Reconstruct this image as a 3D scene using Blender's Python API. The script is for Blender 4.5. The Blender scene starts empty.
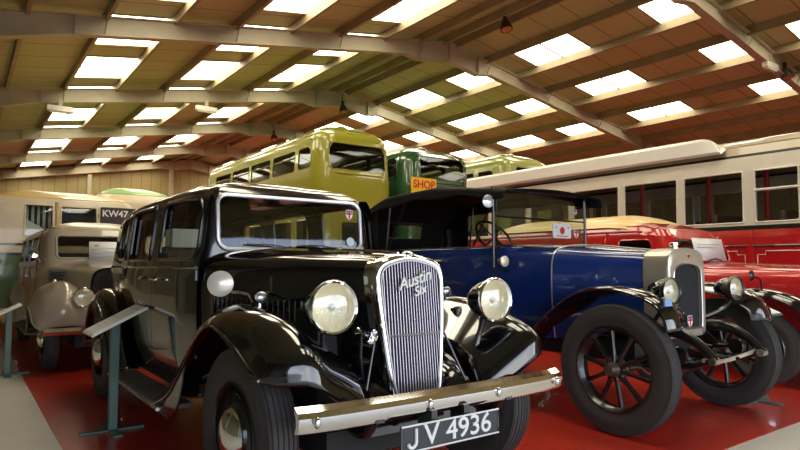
import bpy, bmesh, math, random
from mathutils import Vector, Matrix
random.seed(7)
PI = math.pi
C = bpy.context.scene.collection

# ------------------------------------------------------------------ materials
def sock(n, name, v):
    if name in n.inputs: n.inputs[name].default_value = v
def M(name, col, rough=.5, metal=0., coat=0., spec=.5, bump=0., bscale=40., vary=0., vscale=3., em=None, ems=0., alt=None):
    m = bpy.data.materials.new(name); m.use_nodes = True
    nt = m.node_tree; b = nt.nodes['Principled BSDF']
    c = (*col, 1)
    sock(b, 'Base Color', c); sock(b, 'Roughness', rough); sock(b, 'Metallic', metal)
    sock(b, 'Coat Weight', coat); sock(b, 'Coat Roughness', .03); sock(b, 'Specular IOR Level', spec)
    if em: sock(b, 'Emission Color', (*em, 1)); sock(b, 'Emission Strength', ems)
    tc = nt.nodes.new('ShaderNodeTexCoord')
    if vary or alt:
        n = nt.nodes.new('ShaderNodeTexNoise'); n.inputs['Scale'].default_value = vscale; n.inputs['Detail'].default_value = 5
        nt.links.new(tc.outputs['Object'], n.inputs['Vector'])
        mx = nt.nodes.new('ShaderNodeMix'); mx.data_type = 'RGBA'
        a2 = alt if alt else tuple(min(1, v*(1-vary)) for v in col)
        mx.inputs[6].default_value = c; mx.inputs[7].default_value = (*a2, 1)
        rp = nt.nodes.new('ShaderNodeValToRGB'); rp.color_ramp.elements[0].position = .38; rp.color_ramp.elements[1].position = .66
        nt.links.new(n.outputs['Fac'], rp.inputs['Fac']); nt.links.new(rp.outputs['Color'], mx.inputs[0])
        nt.links.new(mx.outputs[2], b.inputs['Base Color'])
    if bump:
        n = nt.nodes.new('ShaderNodeTexNoise'); n.inputs['Scale'].default_value = bscale; n.inputs['Detail'].default_value = 3
        nt.links.new(tc.outputs['Object'], n.inputs['Vector'])
        bp = nt.nodes.new('ShaderNodeBump'); bp.inputs['Strength'].default_value = bump; bp.inputs['Distance'].default_value = .01
        nt.links.new(n.outputs['Fac'], bp.inputs['Height']); nt.links.new(bp.outputs['Normal'], b.inputs['Normal'])
    return m
def glassmat(name, tint=(.75, .8, .78), fac=.07):
    m = bpy.data.materials.new(name); m.use_nodes = True; nt = m.node_tree; nt.nodes.clear()
    o = nt.nodes.new('ShaderNodeOutputMaterial'); t = nt.nodes.new('ShaderNodeBsdfTransparent'); g = nt.nodes.new('ShaderNodeBsdfGlossy')
    t.inputs[0].default_value = (*tint, 1); g.inputs['Roughness'].default_value = .03; g.inputs[0].default_value = (.9, .95, 1, 1)
    ge = nt.nodes.new('ShaderNodeNewGeometry'); dt = nt.nodes.new('ShaderNodeVectorMath'); dt.operation = 'DOT_PRODUCT'
    nt.links.new(ge.outputs['Normal'], dt.inputs[0]); nt.links.new(ge.outputs['Incoming'], dt.inputs[1])
    def mth(op, a, b=None):
        n = nt.nodes.new('ShaderNodeMath'); n.operation = op; nt.links.new(a, n.inputs[0])
        if b is not None: n.inputs[1].default_value = b
        return n.outputs[0]
    v = mth('ABSOLUTE', dt.outputs['Value']); sb = nt.nodes.new('ShaderNodeMath'); sb.operation = 'SUBTRACT'; sb.inputs[0].default_value = 1; nt.links.new(v, sb.inputs[1])
    f = mth('MULTIPLY', mth('POWER', sb.outputs[0], 5), .9)
    ad = nt.nodes.new('ShaderNodeMath'); ad.operation = 'ADD'; ad.inputs[1].default_value = fac; ad.use_clamp = True; nt.links.new(f, ad.inputs[0])
    mx = nt.nodes.new('ShaderNodeMixShader')
    nt.links.new(ad.outputs[0], mx.inputs[0])
    nt.links.new(t.outputs[0], mx.inputs[1]); nt.links.new(g.outputs[0], mx.inputs[2]); nt.links.new(mx.outputs[0], o.inputs[0])
    return m
def stripemat(name, c1, c2, scale, axis='X', rough=.6, width=.06, bump=.4):
    """sheet cladding: thin dark joints at a regular pitch"""
    m = bpy.data.materials.new(name); m.use_nodes = True; nt = m.node_tree; b = nt.nodes['Principled BSDF']
    sock(b, 'Roughness', rough)
    tc = nt.nodes.new('ShaderNodeTexCoord'); sp = nt.nodes.new('ShaderNodeSeparateXYZ'); nt.links.new(tc.outputs['Object'], sp.inputs[0])
    mu = nt.nodes.new('ShaderNodeMath'); mu.operation = 'DIVIDE'; mu.inputs[1].default_value = scale
    nt.links.new(sp.outputs[axis], mu.inputs[0])
    fr = nt.nodes.new('ShaderNodeMath'); fr.operation = 'FRACT'; nt.links.new(mu.outputs[0], fr.inputs[0])
    lt = nt.nodes.new('ShaderNodeMath'); lt.operation = 'LESS_THAN'; lt.inputs[1].default_value = width; nt.links.new(fr.outputs[0], lt.inputs[0])
    n = nt.nodes.new('ShaderNodeTexNoise'); n.inputs['Scale'].default_value = .5; nt.links.new(tc.outputs['Object'], n.inputs['Vector'])
    m1 = nt.nodes.new('ShaderNodeMix'); m1.data_type = 'RGBA'; m1.inputs[6].default_value = (*c1, 1); m1.inputs[7].default_value = (*[v*.78 for v in c1], 1)
    nt.links.new(n.outputs['Fac'], m1.inputs[0])
    m2 = nt.nodes.new('ShaderNodeMix'); m2.data_type = 'RGBA'; m2.inputs[7].default_value = (*c2, 1)
    nt.links.new(m1.outputs[2], m2.inputs[6]); nt.links.new(lt.outputs[0], m2.inputs[0]); nt.links.new(m2.outputs[2], b.inputs['Base Color'])
    return m

black = M('black_paint', (.003, .003, .004), .12, coat=1, spec=.5)
black2 = M('black_enamel', (.006, .006, .006), .3, coat=.6)
blackr = M('grey_rubber_mat', (.17, .155, .135), .75, bump=.3, bscale=90, vary=.4)
blue = M('royal_blue_paint', (.006, .028, .165), .2, coat=1)
red = M('red_paint', (.50, .012, .012), .25, coat=1)
busred = M('bus_red', (.42, .008, .012), .28, coat=.9)
buscream = M('bus_off_white', (.66, .61, .50), .35, coat=.5, vary=.08)
cream = M('bus_cream', (.70, .60, .42), .35, coat=.5, vary=.1)
creamroof = M('cream_roof', (.75, .52, .20), .4, coat=.4)
greige = M('grey_beige_paint', (.34, .28, .21), .28, coat=.9)
beige_roof = M('beige_roof', (.38, .30, .19), .4, coat=.5)
ddgreen = M('pale_olive_green', (.27, .27, .022), .25, coat=.9)
ddlight = M('light_sage_green', (.33, .37, .09), .25, coat=.9)
dkgreen = M('dark_green_paint', (.02, .085, .028), .22, coat=1)
midgreen = M('mid_green_paint', (.055, .10, .012), .35, coat=.7)
ltgreen = M('bright_green_roof', (.22, .42, .10), .4, coat=.5)
chrome = M('chrome', (.86, .86, .88), .07, metal=1)
nickel = M('nickel_plate', (.70, .64, .52), .32, metal=.7, vary=.1)
chromed = M('dull_chrome', (.6, .6, .6), .3, metal=1)
tyre_m = M('tyre_rubber', (.035, .032, .03), .7, bump=.2, bscale=150)
wood = M('varnished_ash', (.30, .10, .018), .4, coat=.4, vary=.35, vscale=9)
woodp = M('wood_panel', (.42, .18, .04), .45, coat=.3, vary=.3, vscale=14)
fabric = M('black_hood_canvas', (.007, .0065, .0065), .85, spec=.25, bump=.4, bscale=25)
leather = M('brown_leather', (.10, .05, .025), .5)
leatherk = M('black_leather', (.015, .014, .014), .4)
dark = M('underbody', (.008, .008, .008), .7)
glass = glassmat('window_glass')
glassd = glassmat('dark_window_glass', (.42, .44, .38), .05)
lensg = glassmat('headlamp_glass', (.95, .95, .9), .12)
reflector = M('reflector', (.95, .88, .68), .30, metal=.45, bump=.5, bscale=70)
bulbm = M('bulb', (.55, .52, .45), .12, metal=.6)
white = M('white_card', (.80, .80, .78), .5)
whitep = M('white_paint', (.75, .73, .66), .35, coat=.3)
platek = M('plate_black', (.03, .032, .035), .5)
silver = M('plate_silver', (.72, .72, .70), .35)
redm = M('red_mark', (.6, .02, .02), .5)
bluem = M('blue_mark', (.03, .12, .45), .5)
grn = M('green_post', (.045, .12, .10), .45, coat=.2)
yellow = M('yellow_board', (.85, .55, .02), .5)
steel = M('painted_steel', (.50, .45, .32), .5, vary=.15, vscale=2)
purlm = M('galvanised_purlin', (.34, .27, .15), .5, vary=.2, vscale=2)
darksteel = M('dark_lamp', (.03, .025, .02), .5)
curtain = M('net_curtain', (.65, .68, .66), .9, vary=.3, vscale=20)
barm = M('grille_bar_metal', (.62, .58, .66), .35, metal=.9)
satin = M('satin_chrome', (.88, .88, .92), .3, metal=.55)
glassb = glassmat('bus_window_glass', (.30, .31, .27), .05)
meshk = M('radiator_core', (.012, .014, .018), .6, bump=1., bscale=220)

# ------------------------------------------------------------------ mesh builder
class MB:
    def __init__(s, off=(0, 0, 0)): s.v = []; s.f = []; s.o = off
    def add(s, vs, fs):
        n = len(s.v); o = s.o
        s.v += [(v[0]+o[0], v[1]+o[1], v[2]+o[2]) for v in vs]; s.f += [tuple(i+n for i in f) for f in fs]; return s
    def box(s, x0, x1, y0, y1, z0, z1):
        return s.add([(x, y, z) for x in (x0, x1) for y in (y0, y1) for z in (z0, z1)],
                     [(0, 1, 3, 2), (4, 6, 7, 5), (0, 4, 5, 1), (2, 3, 7, 6), (0, 2, 6, 4), (1, 5, 7, 3)])
    def grid(s, rows, cu=False, cv=False, cap=False):
        n = len(rows[0]); m = len(rows); vs = [p for r in rows for p in r]; fs = []
        for i in range(m if cv else m-1):
            for j in range(n if cu else n-1):
                a = i*n+j; b = i*n+(j+1) % n; c = ((i+1) % m)*n+(j+1) % n; d = ((i+1) % m)*n+j
                fs.append((a, b, c, d))
        if cap: fs.append(tuple(range(n))[::-1]); fs.append(tuple((m-1)*n+k for k in range(n)))
        return s.add(vs, fs)
    def lathe(s, prof, c, axis='X', seg=48, ang=None):
        """prof: (radius, offset along axis)"""
        rows = []; c = Vector(c)
        if isinstance(axis, str): ax = Vector({'X': (1, 0, 0), 'Y': (0, 1, 0), 'Z': (0, 0, 1)}[axis])
        else: ax = Vector(axis).normalized()
        t = Vector((0, 0, 1)) if abs(ax.z) < .9 else Vector((0, 1, 0))
        u = ax.cross(t).normalized(); w = ax.cross(u)
        for r, h in prof:
            rows.append([tuple(c+ax*h+(u*math.cos(2*PI*k/seg)+w*math.sin(2*PI*k/seg))*max(r, .0004)) for k in range(seg)])
        return s.grid(rows, cu=True)
    def cyl(s, p0, p1, r0, r1=None, seg=16):
        p0 = Vector(p0); p1 = Vector(p1); L = (p1-p0).length; r1 = r0 if r1 is None else r1
        return s.lathe([(0, 0), (r0, 0), (r1, L), (0, L)], p0, tuple(p1-p0), seg)
    def tube(s, pts, r, seg=8, closed=False, sm=0, flat=1.):
        if sm: pts = cat(pts, sm, closed)
        if isinstance(r, (list, tuple)) and len(r) != len(pts): r = [interp(list(enumerate(r)), i*(len(r)-1)/(len(pts)-1)) for i in range(len(pts))]
        P = [Vector(p) for p in pts]; n = len(P); rows = []; up = None
        for i in range(n):
            a = P[(i-1) % n] if (closed or i > 0) else P[i]; b = P[(i+1) % n] if (closed or i < n-1) else P[i]
            d = (b-a).normalized()
            if up is None: up = Vector((0, 0, 1)) if abs(d.z) < .9 else Vector((0, 1, 0))
            x = d.cross(up).normalized(); up = x.cross(d).normalized()
            rr_ = r[i] if isinstance(r, (list, tuple)) else r
            rows.append([tuple(P[i]+(x*math.cos(2*PI*k/seg)*flat+up*math.sin(2*PI*k/seg))*rr_) for k in range(seg)])
        return s.grid(rows, cu=True, cv=closed, cap=not closed)
    def prism(s, poly, axis, a0, a1):
        i = 'XYZ'.index(axis)
        def mk(p, a): q = list(p); q.insert(i, a); return tuple(q)
        return s.grid([[mk(p, a0) for p in poly], [mk(p, a1) for p in poly]], cu=True, cap=True)
    def ell(s, c, rx, ry, rz, seg=20, rings=12):
        rows = []
        for i in range(rings+1):
            t = PI*i/rings; q = max(math.sin(t), .004)
            rows.append([(c[0]+rx*q*math.cos(2*PI*k/seg), c[1]+ry*q*math.sin(2*PI*k/seg), c[2]+rz*math.cos(t)) for k in range(seg)])
        return s.grid(rows, cu=True)
def cat(P, k, closed=False):
    P = [Vector(p) for p in P]; n = len(P); out = []
    rng = range(n if closed else n-1)
    for i in rng:
        p1 = P[i]; p2 = P[(i+1) % n]
        p0 = P[(i-1) % n] if (closed or i > 0) else p1*2-p2
        p3 = P[(i+2) % n] if (closed or i < n-2) else p2*2-p1
        for j in range(k):
            t = j/k
            out.append(.5*((2*p1)+(p2-p0)*t+(2*p0-5*p1+4*p2-p3)*t*t+(3*p1-p0-3*p2+p3)*t**3))
    if not closed: out.append(P[-1])
    return [tuple(p) for p in out]
def catgrid(rows, ku=4, kv=5):
    rows = [cat(r, ku) for r in rows]
    cols = [cat([r[j] for r in rows], kv) for j in range(len(rows[0]))]
    return [[c[i] for c in cols] for i in range(len(cols[0]))]
def interp(tab, x):
    if x <= tab[0][0]: return tab[0][1]
    for (a, b), (c, d) in zip(tab, tab[1:]):
        if x <= c: return b+(d-b)*(x-a)/(c-a) if c > a else d
    return tab[-1][1]
def rr(a0, a1, b0, b1, r, n=6, rs=None):
    """rounded rectangle; rs = radii for corners (a0b0, a1b0, a1b1, a0b1)"""
    rs = rs or (r, r, r, r); out = []
    for (cx, cy, t0, q) in ((a0, b0, PI, rs[0]), (a1, b0, 1.5*PI, rs[1]), (a1, b1, 0, rs[2]), (a0, b1, .5*PI, rs[3])):
        ox = cx+(q if cx == a0 else -q); oy = cy+(q if cy == b0 else -q)
        for k in range(n+1):
            t = t0+.5*PI*k/n; out.append((ox+q*math.cos(t), oy+q*math.sin(t)))
    res = []                                     # subdivide long edges
    for i, p in enumerate(out):
        q = out[(i+1) % len(out)]; d = math.hypot(q[0]-p[0], q[1]-p[1]); m = max(1, int(d/.12))
        for k in range(m): res.append((p[0]+(q[0]-p[0])*k/m, p[1]+(q[1]-p[1])*k/m))
    return res
def inside(p, poly):
    x, y = p; c = False; n = len(poly); j = n-1
    for i in range(n):
        xi, yi = poly[i]; xj, yj = poly[j]
        if (yi > y) != (yj > y) and x < (xj-xi)*(y-yi)/(yj-yi)+xi: c = not c
        j = i
    return c
def nearest(p, poly):
    best = None; bd = 1e9; n = len(poly)
    for i in range(n):
        a = poly[i]; b = poly[(i+1) % n]; dx = b[0]-a[0]; dy = b[1]-a[1]; L = dx*dx+dy*dy
        t = 0 if L == 0 else max(0, min(1, ((p[0]-a[0])*dx+(p[1]-a[1])*dy)/L))
        q = (a[0]+dx*t, a[1]+dy*t); d = (q[0]-p[0])**2+(q[1]-p[1])**2
        if d < bd: bd = d; best = q
    return best

# ------------------------------------------------------------------ objects
W = {}
def world(o): return W.get(o.name, Vector((0, 0, 0))) if o else Vector((0, 0, 0))
def obj(name, mb, mat, parent=None, label=None, smooth=38, bevel=0, solid=0, so=-1, kind=None):
    vs = [Vector(v) for v in mb.v]
    lo = [min(v[i] for v in vs) for i in range(3)]; hi = [max(v[i] for v in vs) for i in range(3)]
    org = Vector(((lo[0]+hi[0])/2, (lo[1]+hi[1])/2, lo[2]))
    me = bpy.data.meshes.new(name); me.from_pydata([tuple(v-org) for v in vs], [], mb.f)
    bm = bmesh.new(); bm.from_mesh(me); bmesh.ops.remove_doubles(bm, verts=bm.verts, dist=.00005)
    bmesh.ops.recalc_face_normals(bm, faces=bm.faces); bm.to_mesh(me); bm.free()
    me.materials.append(mat)
    if smooth:
        for p in me.polygons: p.use_smooth = True
        me.set_sharp_from_angle(angle=math.radians(smooth))
    o = bpy.data.objects.new(name, me); C.objects.link(o)
    o.location = org-world(parent); o.parent = parent
    W[o.name] = org
    if label: o['label'] = label
    if kind: o['kind'] = kind
    if solid:
        q = o.modifiers.new('s', 'SOLIDIFY'); q.thickness = solid; q.offset = so
    if bevel:
        q = o.modifiers.new('b', 'BEVEL'); q.width = bevel; q.segments = 2; q.limit_method = 'ANGLE'
    return o
def thing(name, label, cat_, loc, group=None):
    o = bpy.data.objects.new(name, None); C.objects.link(o); o.location = loc; W[o.name] = Vector(loc)
    o['label'] = label; o['category'] = cat_
    if group: o['group'] = group
    return o
def tag(o, label, cat_, group=None):
    o['label'] = label; o['category'] = cat_
    if group: o['group'] = group
    return o
def struct(name, mb, mat, **k):
    o = obj(name, mb, mat, **k); o['kind'] = 'structure'; return o
def text(name, s, size, mat, parent, org, xd, yd, ext=.002, shear=0., align='CENTER', bold=0., label=None, sx=1.):
    cu = bpy.data.curves.new('t', 'FONT'); cu.body = s; cu.size = size; cu.extrude = ext; cu.shear = shear
    cu.align_x = align; cu.align_y = 'CENTER'; cu.offset = bold; cu.space_line = .8
    t = bpy.data.objects.new('t', cu); C.objects.link(t)
    bpy.context.view_layer.update()
    me = bpy.data.meshes.new_from_object(t.evaluated_get(bpy.context.evaluated_depsgraph_get()))
    bpy.data.objects.remove(t)
    X = Vector(xd).normalized(); Y = Vector(yd).normalized(); Z = X.cross(Y); o3 = Vector(org); mb = MB()
    mb.v = [tuple(o3+X*v.co.x*sx+Y*v.co.y+Z*v.co.z) for v in me.vertices]; mb.f = [tuple(p.vertices) for p in me.polygons]
    return obj(name, mb, mat, parent, label, smooth=0)

# ------------------------------------------------------------------ rounded bodies with window openings
class Ring:
    """body of rounded-rectangle plan: cx, y0..y1, half width a, corner radius r, prof [(z, inset)], warp(x,y,z)"""
    def __init__(s, cx, y0, y1, a, r, prof, warp=None, res=.04, yin=None):
        s.cx = cx; s.yc = (y0+y1)/2; s.b = (y1-y0)/2; s.a = a; s.r = r; s.prof = prof; s.warp = warp or (lambda x, y, z: (x, y, z)); s.res = res
        s.yk = yin or 1.
    def d(s, z): return interp(s.prof, z)
    def P(s, side, p, z, off=0.):
        d = s.d(z); a = s.a-d+off; b = s.b-d*s.yk+off
        q = {'L': (-a, p, z), 'R': (a, p, z), 'F': (p, s.yc-b, z), 'B': (p, s.yc+b, z)}[side]
        x, y, z2 = s.warp(*q); return (s.cx+x, y, z2)
    def slice(s, z0, z1, holes=(), close=False, closeh=None, off=0.):
        res = s.res; nx = max(6, int(2*(s.a-s.r)/res)); ny = max(6, int(2*(s.b-s.r)/res)); nc = 6
        zs = [z0]
        while zs[-1] < z1-1e-6: zs.append(min(z1, zs[-1]+res))
        if len(zs) > 2 and zs[-1]-zs[-2] < res*.3: zs.pop(-2)
        def ring(z, d, scale=None):
            a = s.a-d+off; b = s.b-d*s.yk+off; r = max(.01, min(s.r-d*.3, a*.98)); out = []
            for (X, Y, t0, n, q0, q1, side) in (
                    (-1, -1, PI, nx, (-a+r, -b), (a-r, -b), 'F'), (1, -1, 1.5*PI, ny, (a, -b+r), (a, b-r), 'R'),
                    (1, 1, 0, nx, (a-r, b), (-a+r, b), 'B'), (-1, 1, .5*PI, ny, (-a, b-r), (-a, -b+r), 'L')):
                for k in range(nc):
                    t = t0+.5*PI*k/nc
                    out.append(((X*(a-r)+r*math.cos(t), s.yc+Y*(b-r)+r*math.sin(t), z), None))
                for k in range(n+1 if False else n):
                    out.append(((q0[0]+(q1[0]-q0[0])*k/n, s.yc+q0[1]+(q1[1]-q0[1])*k/n, z), side))
            return out
        rows = [ring(z, s.d(z)) for z in zs]
        m = len(rows[0]); V = [list(p) for r in rows for p, _ in r]; sd = [q for _, q in rows[0]]
        keep = []; dele = set(); owner = {}
        def pz(side, q): return (q[1], q[2]) if side in 'LR' else (q[0], q[2])
        for i in range(len(rows)-1):
            for j in range(m):
                f = (i*m+j, i*m+(j+1) % m, (i+1)*m+(j+1) % m, (i+1)*m+j); side = sd[j]; hit = None
                if side:
                    c = [sum(V[k][t] for k in f)/4 for t in range(3)]
                    for h, (hs, poly) in enumerate(holes):
                        if hs == side and inside(pz(side, c), poly): hit = h; break
                if hit is None: keep.append(f)
                else:
                    for k in f: owner[k] = hit
        used = {k for f in keep for k in f}
        for k, h in owner.items():
            if k in used:
                side, poly = holes[h]; q = nearest(pz(side, V[k]), poly)
                if side in 'LR': V[k][1], V[k][2] = q
                else: V[k][0], V[k][2] = q
        if close:                               # crown: shrink the last ring smoothly to a line
            d0 = s.d(z1); base = (len(rows)-1)*m; K = 10; A = s.a-d0
            for t in range(1, K+1):
                u = t/K; dd = d0+A*.97*(1-math.cos(u*PI/2)) if False else d0+A*.985*u
                zz = z1+closeh*(1-(1-u)**2.2)
                r2 = [p for p, _ in ring(zz, dd)]
                # ring() insets y by yk; keep it
                n0 = len(V); V += [list(p) for p in r2]
                for j in range(m): keep.append((base+j, base+(j+1) % m, n0+(j+1) % m, n0+j))
                base = n0
            keep.append(tuple(range(base, base+m)))
        mb = MB(); mb.v = []
        for q in V:
            x, y, z = s.warp(*q); mb.v.append((s.cx+x, y, z))
        mb.f = keep
        return mb
    def pane(s, side, poly, inset=.012):
        mb = MB(); cx = sum(p[0] for p in poly)/len(poly); cz = sum(p[1] for p in poly)/len(poly)
        rows = [[s.P(side, cx+(p-cx)*k, cz+(z-cz)*k, -inset) for p, z in poly] for k in (.001, .34, .67, 1.)]
        return mb.grid(rows, cu=True)
    def frame(s, side, poly, r, off=.0, seg=6):
        return MB().tube([s.P(side, p, z, off) for p, z in poly], r, seg, closed=True)
    def patch(s, side, outer, holes=(), off=.005, res=None):
        res = res or s.res; a0 = min(p[0] for p in outer); a1 = max(p[0] for p in outer); b0 = min(p[1] for p in outer); b1 = max(p[1] for p in outer)
        na = max(2, round((a1-a0)/res)); nb = max(2, round((b1-b0)/res))
        V = [[a0+(a1-a0)*j/na, b0+(b1-b0)*i/nb] for i in range(nb+1) for j in range(na+1)]; keep = []; own = {}
        for i in range(nb):
            for j in range(na):
                f = (i*(na+1)+j, i*(na+1)+j+1, (i+1)*(na+1)+j+1, (i+1)*(na+1)+j)
                c = (sum(V[k][0] for k in f)/4, sum(V[k][1] for k in f)/4); hit = None
                if not inside(c, outer): hit = outer
                else:
                    for h in holes:
                        if inside(c, h): hit = h
                if hit is None: keep.append(f)
                else:
                    for k in f: own[k] = hit
        used = {k for f in keep for k in f}
        for k, h in own.items():
            if k in used: V[k] = list(nearest(V[k], h))
        mp = {k: i for i, k in enumerate(sorted(used))}; mb = MB()
        mb.v = [s.P(side, *V[k], off) for k in sorted(used)]; mb.f = [tuple(mp[k] for k in f) for f in keep]
        return mb

def window(R, side, poly, parent, fmat, fr=.012, gmat=None, off=0., inset=.012):
    w = obj('window_frame', R.frame(side, poly, fr, off), fmat, parent)
    obj('window_pane', R.pane(side, poly, inset), gmat or glass, w)
    return w

# ------------------------------------------------------------------ wheels, lamps, wings
def wheel(parent, c, R, w, side, style, rimr, label=None, seg=56, tread=5):
    """side -1: outer face towards -X"""
    cx, cy, cz = c; s = side; h = w/2
    d = MB()
    if style == 'disc':
        d.lathe([(rimr+.004, s*(h-.01)), (rimr-.005, s*(h-.004)), (rimr-.022, s*(h-.02)), (rimr-.035, s*(h-.05)), (rimr*.72, s*(h-.052)), (rimr*.62, s*(h-.03)), (rimr*.4, s*(h-.015)), (0, s*(h-.012))], (cx, cy, cz), 'X', 40)
        d.lathe([(rimr-.03, -h+.01), (rimr-.03, h-.01)], (cx, cy, cz), 'X', 40)
        d.lathe([(rimr+.004, -s*(h-.01)), (rimr*.5, -s*(h-.05)), (0, -s*(h-.05))], (cx, cy, cz), 'X', 32)
    else:
        for t in (-1, 1):
            d.lathe([(rimr+.006, t*(h-.012)), (rimr-.008, t*(h-.008)), (rimr-.02, t*(h-.03)), (rimr-.034, t*(h-.045)), (rimr-.034, 0)], (cx, cy, cz), 'X', 48)
    wh = obj('wheel', d, black2, parent)
    # tyre with ribbed tread
    pr = [(rimr, -h+.012)]
    for k in range(7):
        t = k/6; a = -PI/2*(1-t)*1.0
        pr.append((rimr+(R-rimr)*(.12+.80*t), -h*(.86+.16*math.sin(PI*min(1, t*1.15)))))
    pr.append((R-.008, -h*.80))
    n = tread
    for k in range(n):
        a0 = -h*.74+2*h*.74*k/n; a1 = -h*.74+2*h*.74*(k+.78)/n; e = 2*h*.74/n*.2
        def cr(a): return R-.010*(a/h)**2*1.6
        pr += [(cr(a0)-.007, a0-.001), (cr(a0), a0+.002), (cr(a1), a1-.002), (cr(a1)-.007, a1+.001)]
    pr += [(r, -x) for r, x in pr[:9][::-1]]
    pr = [(r, x*(s)) for r, x in pr]
    obj('tyre', MB().lathe(pr, (cx, cy, cz), 'X', seg), tyre_m, wh, smooth=30)
    if style == 'disc':
        obj('hubcap', MB().lathe([(rimr*.50, s*(h-.02)), (rimr*.52, s*(h-.005)), (rimr*.46, s*(h+.012)), (rimr*.30, s*(h+.030)), (rimr*.12, s*(h+.040)), (0, s*(h+.042))], (cx, cy, cz), 'X', 32), chrome, wh, 'chrome domed hubcap')
        if label == 'vents':
            for k in range(16):
                a = 2*PI*k/16; r0 = rimr*.68; obj('vent_hole', MB().ell((cx+s*(h-.044), cy+r0*math.cos(a), cz+r0*math.sin(a)), .006, .013, .013, 8, 6), dark, wh)
    else:
        ns = 10
        for k in range(ns):
            a = 2*PI*(k+.3)/ns; dy, dz = math.cos(a), math.sin(a)
            q = MB(); p0 = (cx+s*.02, cy+dy*.045, cz+dz*.045); p1 = (cx+s*.005, cy+dy*(rimr-.03), cz+dz*(rimr-.03))
            mid = (cx+s*.012, cy+dy*rimr*.5, cz+dz*rimr*.5)
            q.tube([p0, mid, p1], [.021, .015, .019], 10)
            obj('spoke', q, black2, wh)
        obj('hub', MB().lathe([(.0, -.05), (.055, -.05), (.065, -.01), (.085, .0), (.085, .018), (.05, .03), (.046, .06), (.036, .075), (.034, .10), (0, .103)] if s > 0 else
                              [(.0, .05), (.055, .05), (.065, .01), (.085, .0), (.085, -.018), (.05, -.03), (.046, -.06), (.036, -.075), (.034, -.10), (0, -.103)], (cx, cy, cz), 'X', 28), hubm, wh)
        for k in range(10):
            a = 2*PI*k/10; b = MB(); b.cyl((cx+s*.015, cy+.07*math.cos(a), cz+.07*math.sin(a)), (cx+s*.032, cy+.07*math.cos(a), cz+.07*math.sin(a)), .008, seg=6)
            obj('wheel_nut', b, chromed, wh)
    return wh

def headlamp(parent, c, R, depth, shell, rim=chrome, d=(0, -1, 0)):
    """c = centre of the lens, facing d"""
    prof = [(0, -depth), (R*.25, -depth*.99), (R*.55, -depth*.86), (R*.8, -depth*.6), (R*.95, -depth*.25), (R, -.005), (R*.97, -.002)]
    h = obj('headlamp', MB().lathe(prof, c, d, 36), shell, parent, solid=0)
    obj('headlamp_rim', MB().lathe([(R*.99, -.02), (R*1.05, -.012), (R*1.06, .004), (R*1.0, .014), (R*.93, .008), (R*.92, -.004)], c, d, 40), rim, h, 'bright plated rim')
    obj('reflector', MB().lathe([(0, -depth*.5), (R*.3, -depth*.46), (R*.6, -depth*.33), (R*.85, -depth*.13), (R*.94, -.004)], c, d, 32), reflector, h)
    cc = Vector(c)+Vector(d)*(-depth*.12)
    obj('bulb', MB().ell(tuple(cc), R*.16, R*.16, R*.16), bulbm, h)
    obj('lens', MB().lathe([(R*.94, 0), (R*.75, .012), (R*.4, .020), (0, .023)], c, d, 32), lensg, h)
    return h

def fender(name, parent, cx, side, st, mat, th=.008, off=0., k=(4, 5), label=None, fl=.86):
    """st: stations of (inner, crown, lip), each (u, y, z); side -1 mirrors to the left; u from the centre line"""
    rows = []
    for inn, cr, lip in st:
        inn, cr, lip = Vector(inn), Vector(cr), Vector(lip)
        m1 = inn*.45+cr*.55; m1.z = inn.z+(cr.z-inn.z)*fl; m1.y = inn.y+(cr.y-inn.y)*.5
        m2 = cr*.35+lip*.65; m2.z = lip.z+(cr.z-lip.z)*.70; m2.y = cr.y+(lip.y-cr.y)*.45
        rows.append([(cx+side*q.x, q.y+off, q.z) for q in (inn, m1, cr, m2, lip)])
    g = catgrid(rows, *k)
    o = obj(name, MB().grid(g), mat, parent, label, smooth=60, solid=th)
    # rolled edge bead
    n = MB().tube([r[-1] for r in g], .008, 6)
    obj('wing_bead', n, mat, o)
    return o

hubm = M('hub_metal', (.20, .17, .13), .35, metal=.8)
# ================================================================== THE HALL
RX, SL = 11.1, .1655
def zt(x, z0=7.5): return z0-SL*abs(x-RX)
XL, XR, YF, YB = -4.0, 26.2, -2.6, 37.0
def noisefloor(name, c1, c2, rough, coat):
    m = M(name, c1, rough, coat=coat, alt=c2, vscale=1.3, bump=.05, bscale=6); return m
redfloor = noisefloor('red_floor_paint', (.44, .030, .014), (.36, .022, .012), .30, .35)
greyfloor = noisefloor('grey_floor_paint', (.62, .59, .53), (.52, .49, .43), .38, .2)
struct('floor', MB().box(XL-.1, XR+.1, YF, YB+.1, -.12, -.004), greyfloor)
fl = MB().box(.55, 24.5, 1.85, 36.0, -.004, 0.0); struct('floor_red_paint', fl, redfloor)
struct('floor_forecourt', MB().box(-20, 45, -40, YF, -.12, -.01), M('forecourt_concrete', (.42, .40, .37), .8, vary=.2))
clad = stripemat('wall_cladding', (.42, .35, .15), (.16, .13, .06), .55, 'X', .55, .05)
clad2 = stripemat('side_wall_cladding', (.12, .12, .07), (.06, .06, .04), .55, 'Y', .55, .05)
roofm = stripemat('roof_lining_sheets', (.50, .48, .25), (.14, .12, .05), .985, 'Y', .6, .028)
bw = MB().prism([(XL, -.1), (XR, -.1), (XR, zt(XR, 7.72)), (RX, 7.72), (XL, zt(XL, 7.72))], 'Y', YB, YB+.12)
struct('wall_back', bw, clad, smooth=0)
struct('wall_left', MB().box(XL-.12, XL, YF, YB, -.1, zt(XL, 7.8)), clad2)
struct('wall_right', MB().box(XR, XR+.12, YF, YB, -.1, zt(XR, 7.8)), clad2)
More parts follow.
